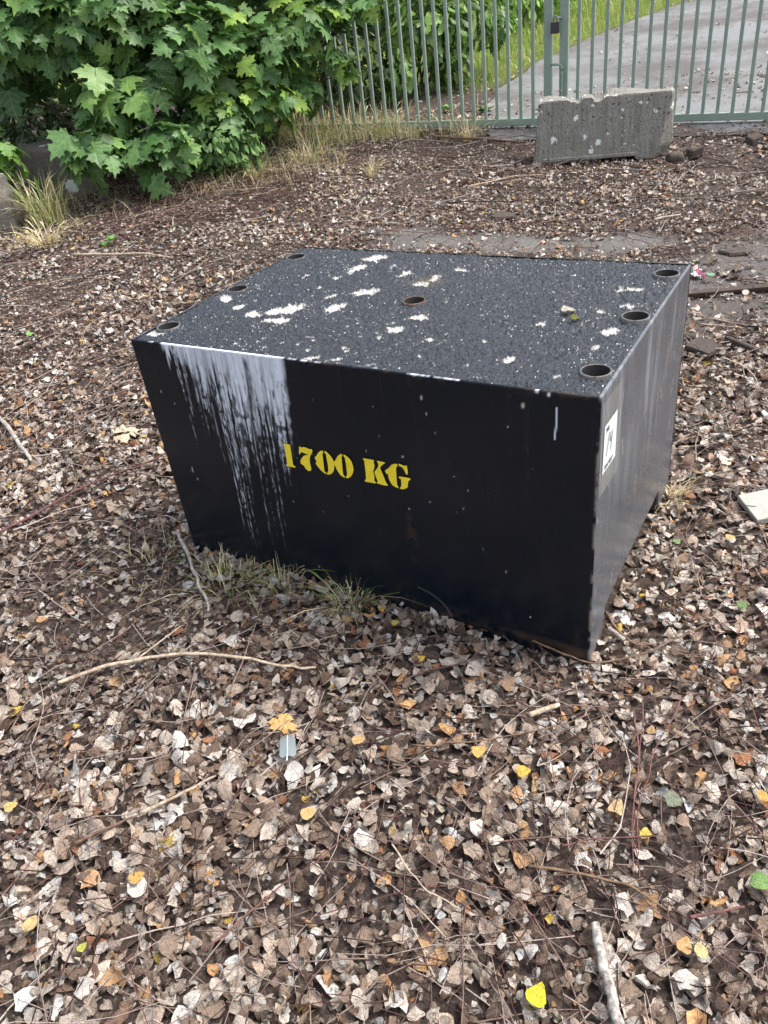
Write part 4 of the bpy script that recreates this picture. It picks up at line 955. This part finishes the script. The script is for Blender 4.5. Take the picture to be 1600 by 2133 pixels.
# ------------------------------------------------------------------ leaves and feather that stand out
def single_leaf(x, y, L, rgb, label, name='fallen_leaf', tpl=None, rz=0.0, tilt=(0.15, 0.1), lift=0.040, mat=None, cat='leaf'):
    V, F = tpl if tpl is not None else leaf_tpl(6, 0.40, R.normal() * 0.5, R.normal() * 0.3, R.normal() * 0.2, 0.6, 0.05)
    o = link(name, leaf_mesh(name, (V, F), L, lin(*rgb), R.random() * 40), mat or M_dry)
    o.location = onz(x, y, lift); o.rotation_euler = (tilt[0], tilt[1], rz); tag(o, label, cat); return o
SL = [(0.141, 0.603, 0.042, (232, 212, 40), 'bright yellow leaf left of the birch stick', 0.9), (0.575, 0.738, 0.042, (120, 158, 84), 'fresh green leaf at the lower right edge', -0.4),
      (0.487, 0.923, 0.045, (124, 132, 110), 'grey green leaf right of the three red twigs', 1.2), (0.655, 0.902, 0.032, (216, 172, 90), 'folded tan yellow leaf at the right edge', 1.4),
      (0.41, 0.856, 0.028, (232, 200, 84), 'small yellow leaf among the three red twigs', 1.1), (0.134, 1.096, 0.036, (226, 178, 96), 'pale orange leaf left of a small yellow leaf in the foreground', 0.3),
      (0.215, 1.028, 0.032, (228, 190, 74), 'small folded yellow leaf in the centre foreground', 0.1), (0.375, 0.919, 0.042, (216, 184, 132), 'light tan leaf touching the left red twig', 1.0),
      (-0.237, 1.008, 0.036, (224, 186, 120), 'pale apricot leaf right of the straw coloured stick', 0.4),
      (-0.89, 1.12, 0.030, (226, 196, 116), 'pale yellow leaf at the left edge', 0.5), (0.044, 1.397, 0.020, (232, 200, 70), 'tiny yellow leaf below the block front', 0.4),
      (-0.01, 1.541, 0.022, (214, 200, 90), 'yellow green leaf right of the grass tuft at the block', 0.2), (-0.04, 1.60, 0.022, (226, 178, 70), 'small orange yellow leaf against the block front', 1.0),
      (-1.01, 1.757, 0.030, (214, 160, 104), 'orange tan leaf left of the long curved stick', 0.2), (-0.124, 1.166, 0.030, (222, 180, 120), 'light tan leaf right of the grey feather', 0.3),
      (-1.694, 4.018, 0.045, (130, 176, 96), 'small green leaf on the litter at the far left', 0.1), (1.714, 3.636, 0.05, (108, 172, 130), 'green leaf beside the pink plastic scrap', 0.2),
      (0.857, 1.426, 0.034, (104, 140, 84), 'dark green leaf right of the block foot', 0.6), (0.807, 1.719, 0.026, (124, 164, 100), 'small green leaf beside the right panel of the block', 0.6),
      (-0.65, 0.785, 0.020, (206, 208, 92), 'tiny yellow green leaf at the bottom left', 0.8), (-0.767, 0.85, 0.034, (220, 190, 128), 'cream leaf near the bottom left corner', 1.2),
      (-0.576, 0.914, 0.032, (220, 172, 92), 'curled orange leaf in the bottom left litter', 0.5), (0.402, 0.651, 0.032, (216, 168, 108), 'tan leaf right of the birch stick', 0.9),
      (0.424, 0.640, 0.030, (216, 206, 140), 'pale yellow green leaf beside the tan leaf at the birch stick', 1.4), (0.233, 1.279, 0.046, (150, 118, 96), 'large round brown leaf in front of the block corner', 0.7),
      (0.95, 1.70, 0.030, (222, 186, 126), 'cream leaf below the broken white board', 0.2)]
for x, y, L, c, lab, rz in SL: single_leaf(x, y, L * 1.0, tuple(0.9 * k + 0.1 * 170 for k in c), lab, rz=rz)
single_leaf(-0.295, 1.25, 0.052, (222, 176, 112), 'lobed orange maple leaf above the grey feather', 'maple_leaf', half_poly_leaf(MAPLE, [0, 0.22, 0.5, 0.8, 1.16], R, 0.2, 0.5, 0.05), 1.2)
single_leaf(-0.994, 2.89, 0.10, (206, 188, 160), 'large pale dried maple leaf left of the block', 'maple_leaf', half_poly_leaf(MAPLE, [0, 0.22, 0.5, 0.8, 1.16], R, 0.1, 0.3, 0.05), 0.4)
# fallen leaf, moss lump and bark crumb on the block top
def on_top(u_, v2): return BC + EX * (u_ - hx) + EY * (v2 - hy)
for u_, v2, L, c, lab in ((1.06, 0.415, 0.040, (190, 182, 168), 'curled pale leaf lying on the block top'), (1.09, 0.372, 0.024, (126, 128, 40), 'small mossy green crumb on the block top')):
    p = on_top(u_, v2); o = single_leaf(p[0], p[1], L, c, lab, rz=0.2, name='fallen_leaf' if L > 0.03 else 'moss_crumb', cat='leaf' if L > 0.03 else 'moss'); o.location.z = BH + 0.008
p = on_top(BW - 0.044, 0.405); o = single_leaf(p[0], p[1], 0.04, (218, 172, 100), 'orange leaf stuck in the middle right lifting tube', rz=0.5); o.location.z = BH - 0.012
# feather
ft = empty('feather', onz(-0.282, 1.171, 0.036), 1.62); ft.rotation_euler = (0.1, 0.12, 1.62); tag(ft, 'grey bird feather with pale shaft lying on the leaves', 'feather')
nu_ = 12; xs = np.linspace(-0.026, 0.026, nu_); ft.location.z += 0.012; ft.scale = (1.2, 1.2, 1.2); V = []; F = []
for k, x in enumerate(xs):
    wv = 0.0150 * (1 - 0.10 * (k / nu_)) * (1 if 0 < k < nu_ - 1 else 0.72); zz = 0.004 * (1 - (x / 0.026) ** 2)
    V += [(x - 0.001, wv, zz - 0.004), (x, 0, zz), (x - 0.002, -wv * 1.05, zz - 0.003)]
    if k: a = 3 * k - 3; F += [(a, a + 1, a + 4, a + 3), (a + 1, a + 2, a + 5, a + 4)]
link('vane', mesh_pd('vane', V, F, True), M_feather, ft)
path_obj('shaft', [(-0.04, 0.001, 0.001), (-0.02, 0, 0.003), (0, 0, 0.0055), (0.026, 0, 0.001)], 0.0011, M_wplast, ft, 6, 12)

# ------------------------------------------------------------------ grass
def blades(bx, by, bz, h, az, lean, wd, cols, head=None, seg=4):
    n = len(bx); t = np.linspace(0, 1, seg + 1)
    dx, dy = np.cos(az), np.sin(az)
    V = np.zeros((n, 2 * seg + 1, 3)); sx, sy = -dy, dx
    for k in range(seg + 1):
        tt = t[k]; off = lean * h * tt ** 2; zz = h * (tt - 0.42 * np.minimum(lean, 1.4) * tt ** 3)
        cx, cy, cz = bx + dx * off, by + dy * off, bz + zz
        wk = wd * (1 - tt ** 1.4) * 0.5
        if head is not None and 0.7 <= tt < 1: wk = np.where(head, wd * 0.9, wk)
        if k < seg:
            V[:, 2 * k] = np.stack([cx + sx * wk, cy + sy * wk, cz], 1); V[:, 2 * k + 1] = np.stack([cx - sx * wk, cy - sy * wk, cz], 1)
        else: V[:, 2 * seg] = np.stack([cx, cy, cz], 1)
    Fb = []
    for k in range(seg - 1): a = 2 * k; Fb += [(a, a + 1, a + 3), (a, a + 3, a + 2)]
    a = 2 * (seg - 1); Fb.append((a, a + 1, a + 2)); Fb = np.array(Fb)
    m = 2 * seg + 1
    F = (Fb[None] + (np.arange(n) * m)[:, None, None]).reshape(-1, 3)
    return V.reshape(-1, 3), F, np.repeat(cols, m, 0)
def pick(cols, n, jit=0.2):
    c = np.array([lin(*k) for k in cols])[R.integers(0, len(cols), n)]; return c * R.uniform(1 - jit, 1 + jit, (n, 1))
STRAW = [(226, 212, 164), (210, 194, 144), (186, 168, 120), (234, 224, 184)]; FRESH = [(116, 146, 66), (138, 164, 82), (100, 128, 58)]; MIXG = STRAW + FRESH
def tuft(name, x, y, rad, n, h0, h1, lean, wd, cols, label, heads=0.0, dirbias=None, dirspread=3.14, lying=False):
    a = R.uniform(0, 6.28, n); r0 = rad * np.sqrt(R.random(n)); bx, by = x + r0 * np.cos(a), y + r0 * np.sin(a)
    az = a + R.normal(size=n) * 0.6 if dirbias is None else dirbias + R.normal(size=n) * dirspread
    hh = R.uniform(h0, h1, n); ln = np.abs(R.normal(size=n) * 0.45 + lean); hd = R.random(n) < heads
    bz = gz(bx, by) + 0.004
    base = np.array([x, y, float(gz(x, y))])
    V, F, C = blades(bx - x, by - y, bz - base[2], hh, az, ln, wd * R.uniform(0.6, 1.3, n), pick(cols, n), hd)
    o = link(name, mesh_np(name, V, F, C), M_grass); o.location = base; tag(o, label, 'grass'); return o
tuft('grass_tuft', -0.49, 1.83, 0.10, 85, 0.05, 0.14, 1.2, 0.0026, STRAW + FRESH[:2], 'dry grass tuft beside the left bottom corner of the block')
tuft('grass_tuft', -0.315, 1.775, 0.05, 46, 0.05, 0.16, 0.8, 0.0026, STRAW + FRESH[:1], 'straw coloured grass tuft with seed stalk below the white streaks', 0.1)
tuft('grass_tuft', -0.125, 1.655, 0.05, 80, 0.05, 0.17, 1.0, 0.0024, FRESH + STRAW, 'green and straw grass tuft at the middle of the block front', 0.05)
tuft('grass_tuft', -0.74, 1.99, 0.12, 45, 0.04, 0.10, 1.5, 0.0026, STRAW + FRESH[:1], 'sparse flattened grass left of the block')
tuft('grass_tuft', 0.875, 1.955, 0.04, 40, 0.04, 0.10, 1.2, 0.0032, STRAW, 'dry straw tuft at the rear foot of the block')
tuft('grass_tuft', -2.10, 6.02, 0.13, 170, 0.18, 0.48, 0.6, 0.006, STRAW + FRESH, 'tall seeding grass tuft in front of the left boulders', 0.3)
tuft('grass_tuft', -2.02, 5.55, 0.10, 120, 0.08, 0.24, 1.2, 0.005, STRAW, 'dry drooping grass below the tall seeding tuft', 0.2)
tuft('grass_tuft', -0.62, 6.50, 0.09, 120, 0.10, 0.24, 0.9, 0.005, STRAW + FRESH[:1], 'short dry grass tuft in front of the glossy shrub', 0.2)
tuft('grass_tuft', -0.19, 6.75, 0.16, 110, 0.10, 0.30, 0.9, 0.005, STRAW + FRESH[:1], 'dry grass tuft in front of the left part of the gate', 0.3)
tuft('grass_tuft', 0.62, 6.98, 0.08, 60, 0.10, 0.28, 0.7, 0.005, STRAW + FRESH[:1], 'dry grass tuft near the dead branch at the gate', 0.3)
tuft('grass_tuft', 1.08, 6.80, 0.08, 60, 0.10, 0.26, 0.8, 0.005, STRAW, 'dry grass tuft under the gate rail left of the concrete barrier', 0.3)
tuft('grass_tuft', 0.25, 6.15, 0.05, 50, 0.08, 0.18, 0.9, 0.005, STRAW, 'single dry grass tuft on the litter before the gate', 0.2)
# dry grass strip along the gate, uncountable
n = 1500; s = R.choice([0, 1], n, p=[0.9, 0.1]); s = np.where(s == 0, R.uniform(-1.3, 0.15, n), R.uniform(0.1, 0.95, n)); off = R.normal(size=n) * 0.16 - 0.12
bx = GP[0] + GD[0] * s + GN[0] * off; by = GP[1] + GD[1] * s + GN[1] * off
V, F, C = blades(bx, by, gz(bx, by), R.uniform(0.07, 0.32, n), R.uniform(0, 6.28, n), np.abs(R.normal(size=n) * 0.6 + 0.8), 0.0045 * R.uniform(.6, 1.3, n), pick(STRAW + STRAW + FRESH[:2], n), R.random(n) < 0.3)
n2 = 1500; bx = R.uniform(-2.3, 0.1, n2); by = 6.75 + 0.18 * (bx + 1.2) + R.normal(size=n2) * 0.28 - 0.35; 
V2, F2, C2 = blades(bx, by, gz(bx, by), R.uniform(0.05, 0.2, n2), R.uniform(0, 6.28, n2), np.abs(R.normal(size=n2) * 0.6 + 1.0), 0.004 * R.uniform(.6, 1.3, n2), pick(STRAW + [(110, 88, 66)], n2) * 0.8)
V, F, C = join_np([(V, F, C), (V2, F2, C2)])
tag(link('dry_grass', mesh_np('dry_grass', V, F, C), M_grass), 'strip of dry yellow grass along the gate and hedge', 'grass', kind='stuff')
# green verge beyond the gate
n = 30000; x = R.uniform(-1.5, 8, n); y = R.uniform(7.6, 15.5, n)
k = (R.random(n) < turf_mask(x, y)) & (x > road_left_x(y) - 3.2); x, y = x[k], y[k]; n = len(x)
edge = sstep(0.9, 0.1, road_left_x(y) - x)
V, F, C = blades(x, y, TZ(x, y), R.uniform(0.06, 0.24, n) * (1 - 0.45 * edge), R.uniform(0, 6.28, n), np.abs(R.normal(size=n) * 0.4 + 0.5), 0.010 * R.uniform(.6, 1.3, n), pick([(142, 168, 76), (126, 156, 66), (160, 180, 92), (190, 186, 124)], n), None, 3)
tag(link('verge_grass', mesh_np('verge_grass', V, F, C), M_grass), 'bright green grass verge between road and bushes beyond the gate', 'grass', kind='stuff')

# ------------------------------------------------------------------ shrubs and trees
MAP_T = [maple_tpl(R) for _ in range(8)]
OVAL_T = [leaf_tpl(5, R.uniform(0.20, 0.26), R.normal() * 0.5 + 0.5, R.uniform(-0.3, 0.1), R.normal() * 0.3, 0.3, 0.03, 'oval') for _ in range(6)]
SMALL_T = [leaf_tpl(3, R.uniform(0.28, 0.36), R.normal() * 0.4, R.normal() * 0.3, R.normal() * 0.3, 0.3, 0.03, 'oval') for _ in range(5)]
M_stem = mat_wood('shrub_bark', lin(54, 46, 36), lin(104, 92, 74), 40)
def shrub(name, label, cat, root, blobs, nleaf, tpls, s0, s1, cols, seed, shell=0.35, droop=0.6, npieces=0, nbr=7, up=0.55, stem_r=0.022, piece_name='leaf', group=None, front_bias=0.0):
    rg = np.random.default_rng(seed)
    root = np.array([root[0], root[1], float(TZ(root[0], root[1]))])
    t = empty(name, tuple(root)); tag(t, label, cat, group)
    B = np.array(blobs, float); vol = (B[:, 3] * B[:, 4] + B[:, 4] * B[:, 5] + B[:, 3] * B[:, 5]); vol /= vol.sum()
    bi = rg.choice(len(B), nleaf, p=vol)
    d = rg.normal(size=(nleaf, 3)); d[:, 1] -= front_bias * np.abs(rg.normal(size=nleaf)); d /= np.linalg.norm(d, axis=1)[:, None]
    rad = 1 - shell * rg.random(nleaf) ** 1.3 + 0.10 * rg.normal(size=nleaf)
    pos = B[bi, :3] + d * B[bi, 3:6] * rad[:, None]
    gzv = TZ(pos[:, 0], pos[:, 1]) + 0.03; ok = pos[:, 2] > gzv; pos, d, bi, rad = pos[ok], d[ok], bi[ok], rad[ok]; n = len(pos)
    N = d * 0.75 + np.array([0, 0, up]) + rg.normal(size=(n, 3)) * 0.33
    tip = d * np.array([1, 1, 0.2]) + np.array([0, 0, -droop]) + rg.normal(size=(n, 3)) * 0.45
    Rm = frames(N, tip); size_ = rg.uniform(s0, s1, n)
    cc = np.array([lin(*c) for c in cols])[rg.integers(0, len(cols), n)] * rg.uniform(0.78, 1.2, (n, 1))
    # stems
    main = None; parts = []
    for k, bb in enumerate(B):
        tgt = bb[:3]; mid = root + (tgt - root) * np.array([0.45, 0.45, 0.62]) + rg.normal(size=3) * 0.04
        p = spline([root + np.array([rg.normal() * 0.05, rg.normal() * 0.05, 0]), mid, tgt], 10)
        sb = link('stem', mesh_np('stem', *tube_np(p - root, np.linspace(stem_r, stem_r * 0.3, 10), 6)), M_stem, t)
        tw_ = []
        for j in range(nbr):
            dd = rg.normal(size=3); dd /= np.linalg.norm(dd); e = tgt + dd * bb[3:6] * 0.95; st = p[rg.integers(4, 10)]
            q = spline([st, (st + e) / 2 + np.array([0, 0, 0.05]), e], 6); tw_.append(tube_np(q - root, np.linspace(stem_r * 0.35, stem_r * 0.12, 6), 4, False))
        if tw_: V, F, _ = join_np(tw_); link('twigs', mesh_np('twigs', V, F), M_stem, sb)['kind'] = 'stuff'
    single = np.zeros(n, bool); ti = rg.integers(0, len(tpls), n)
    if npieces:
        # the leaves that show largest: outermost and nearest
        sc2 = rad * 0.5 - 0.5 * np.linalg.norm(pos - np.array([0, 0, CAM_H]), axis=1) + size_ * 2
        inview = (np.abs(pos[:, 0] - 0.1 * pos[:, 1]) < 0.52 * pos[:, 1])
        sc2[~inview] -= 50; o_ = np.argsort(-sc2)[:npieces]; single[o_] = True
        cv = [np.array(lin(*c)) * f for c in cols for f in (0.88, 1.08)]
        bank = {}
        for k in o_:
            key = (int(ti[k]), int(rg.integers(len(cv))))
            if key not in bank:
                bank[key] = leaf_mesh(piece_name, tpls[key[0]], 1.0, cv[key[1]], rg.random() * 40); bank[key].materials.append(M_green)
            o = bpy.data.objects.new(piece_name, bank[key]); col.objects.link(o); o.parent = t
            m = np.eye(4); m[:3, :3] = Rm[k] * size_[k]; m[:3, 3] = pos[k] - root; o.matrix_basis = Matrix(m.tolist())
    V, F, C, Lc = scatter(tpls, pos[~single] - root, Rm[~single], size_[~single], cc[~single], ti[~single])
    link('foliage', mesh_np('foliage', V, F, C, loc=Lc), M_green, t)['kind'] = 'stuff'
    return t
MG = [(96, 136, 76), (80, 118, 62), (112, 150, 90), (66, 100, 52), (120, 156, 80)]
shrub('maple_shrub', 'large maple shrub with lobed green leaves overhanging the left boulders', 'shrub', (-1.75, 7.1),
      [(-2.10, 6.80, 1.42, .62, .50, .40), (-1.55, 6.75, 1.45, .55, .45, .38), (-1.50, 6.45, 0.92, .40, .28, .24), (-1.68, 6.18, 0.66, .27, .20, .20), (-1.28, 6.30, 0.62, .33, .24, .22), (-1.05, 6.75, 1.20, .45, .40, .40), (-2.55, 7.0, 1.25, .4, .4, .35), (-1.8, 7.0, 1.95, .85, .6, .35)],
      1200, MAP_T, 0.075, 0.20, MG, 21, 0.55, 0.75, 290, 6, 0.6, front_bias=0.6)
shrub('maple_shrub', 'maple shrub with lobed green leaves spreading over the left end of the gate', 'shrub', (-0.55, 7.5),
      [(-.60, 7.0, 1.12, .45, .35, .36), (-.22, 7.1, 1.20, .33, .28, .30), (.08, 7.12, 1.28, .22, .16, .17), (-.52, 6.95, .78, .33, .27, .24), (-.17, 7.15, .80, .17, .16, .18), (-.85, 6.75, .72, .28, .24, .26), (-.5, 7.3, 1.75, .7, .5, .35), (.38, 7.12, 1.32, .20, .12, .10), (.12, 7.1, 0.95, .14, .10, .12)],
      1000, MAP_T, 0.07, 0.17, MG + [(136, 172, 78), (148, 180, 82)], 22, 0.45, 0.7, 240, 6, 0.6, front_bias=0.5)
shrub('maple_sapling', 'small bright green maple sapling behind the leftmost boulder', 'sapling', (-2.45, 6.55), [(-2.42, 6.30, .70, .18, .15, .15), (-2.62, 6.4, .85, .2, .15, .15)], 90, MAP_T, 0.09, 0.15, [(140, 180, 84), (120, 166, 76)], 23, 0.5, 0.7, 60, 4, 0.6, 0.008)
shrub('glossy_shrub', 'low shrub with narrow glossy green leaves under the maple', 'shrub', (-0.92, 6.75), [(-0.92, 6.55, .56, .30, .22, .20), (-0.72, 6.60, .50, .22, .18, .15), (-1.1, 6.6, .5, .2, .18, .15)], 700, OVAL_T, 0.055, 0.10, [(98, 136, 74), (116, 156, 86), (88, 122, 68)], 24, 0.6, 0.9, 150, 6, 0.5, 0.01)
# added undergrowth behind the maples closes the view, leaf colours darkened as painted shade
shrub('dense_bush', 'added dense bush behind the large maple shrub, coloured dark for shade', 'bush', (-2.2, 8.6), [(-3.4, 8.4, .9, .9, .6, .7), (-2.55, 7.55, .62, .5, .25, .40), (-1.95, 7.6, .62, .4, .2, .4), (-2.0, 8.0, 1.6, 1.3, .4, .7), (-0.9, 8.0, 1.5, .8, .3, .7), (-2.4, 8.1, .85, .8, .5, .65), (-1.5, 8.1, .9, .8, .5, .7), (-2.6, 8.7, 2.0, 1.3, .7, .9), (-1.4, 8.8, 2.1, 1.2, .7, .9)], 8500, SMALL_T, 0.06, 0.12, [(48, 72, 38), (58, 84, 42), (38, 58, 30)], 25, 0.5, 0.6, 0, 3, 0.5)
shrub('dense_bush', 'dark leafy bush behind the left end of the gate', 'bush', (-0.3, 8.7), [(-.6, 8.4, .9, .7, .5, .6), (.15, 8.5, .85, .6, .45, .55), (-.3, 8.9, 1.9, 1.2, .7, .9)], 4200, SMALL_T, 0.06, 0.12, [(54, 80, 40), (66, 94, 46), (42, 64, 34)], 26, 0.5, 0.6, 0, 3, 0.5)
shrub('cherry_shrub', 'shrub with long drooping pointed leaves seen through the gate bars', 'shrub', (0.95, 8.9), [(.95, 8.5, 1.05, .40, .30, .32), (1.35, 8.75, 1.05, .42, .3, .32), (.62, 8.35, .72, .26, .24, .24), (1.20, 8.6, .72, .28, .22, .2), (1.1, 9.0, 1.6, .8, .5, .45), (1.72, 9.0, .95, .26, .22, .22)], 1500, OVAL_T, 0.09, 0.17, [(84, 120, 58), (106, 144, 68), (66, 98, 48), (130, 164, 78)], 27, 0.6, 1.1, 200, 6, 0.5, 0.014)
shrub('green_bush', 'leafy bush beyond the gate beside the bright grass verge', 'bush', (2.6, 11.9), [(2.2, 11.6, 1.25, .75, .6, .55), (3.0, 12.3, 1.25, .7, .6, .5), (1.5, 11.2, 1.3, .7, .6, .6), (2.3, 12.2, 2.2, 1.2, .8, .7)], 5200, SMALL_T, 0.07, 0.13, [(128, 172, 74), (146, 188, 84), (108, 150, 64), (166, 198, 98)], 28, 0.5, 0.6, 0, 3, 0.5)
shrub('green_bush', 'pale green bush farther along the verge beyond the gate', 'bush', (4.1, 15.2), [(3.6, 14.8, 1.5, .9, .7, .7), (4.6, 15.4, 1.6, .9, .7, .7), (3.9, 15.6, 2.6, 1.4, .9, .8)], 4800, SMALL_T, 0.09, 0.16, [(128, 166, 76), (146, 178, 90), (108, 148, 64)], 29, 0.5, 0.6, 0, 3, 0.5)
shrub('broadleaf_tree', 'tall dark green tree far behind the gate', 'tree', (0.2, 13.5), [(-.6, 13, 1.6, 1.4, .9, .9), (.7, 13.2, 1.5, 1.1, .9, .8), (0, 13.6, 3.2, 1.9, 1.2, 1.2)], 6000, SMALL_T, 0.10, 0.18, [(66, 98, 46), (84, 118, 54), (56, 84, 40)], 30, 0.5, 0.6, 0, 3, 0.5, 0.09)

# small green plants
def plantlet(x, y, label, n=5, L=0.035, seed=0, colr=(108, 156, 76)):
    rg = np.random.default_rng(seed); base = onz(x, y, 0.0); t = empty('seedling', base); tag(t, label, 'plant')
    for k in range(n):
        a = k / n * 6.28 + rg.normal() * 0.3; h_ = 0.03 + 0.03 * rg.random(); e = (math.cos(a) * 0.03, math.sin(a) * 0.03, h_)
        V, F = tube_np(spline([(0, 0, 0), (e[0] * 0.4, e[1] * 0.4, h_ * 0.7), e], 6), 0.0014, 4); link('stalk', mesh_np('stalk', V, F, np.broadcast_to(np.array(lin(*colr)) * 0.7, (len(V), 3))), M_stalk, t)
        Vt, Ft = leaf_tpl(4, 0.42, 0.5, 0.1, 0, 0.3, 0.02, 'oval', rg); o = link('leaf', leaf_mesh('leaf', (Vt, Ft), L, np.array(lin(*colr)) * rg.uniform(0.85, 1.15), rg.random() * 40), M_green, t)
        o.location = (e[0] * 1.4, e[1] * 1.4, h_); o.rotation_euler = (rg.normal() * 0.3, -0.25, a)
plantlet(-1.55, 5.36, 'small clover like green plant above the thin pale stick', 6, 0.05, 1)
plantlet(-0.80, 6.55, 'small green seedling below the glossy shrub', 5, 0.05, 2)
plantlet(1.05, 7.75, 'low green plant just behind the gate rail', 9, 0.09, 3, (96, 140, 66))
plantlet(1.35, 7.55, 'low dark green plant behind the gate beside the road edge', 7, 0.09, 4, (84, 124, 60))
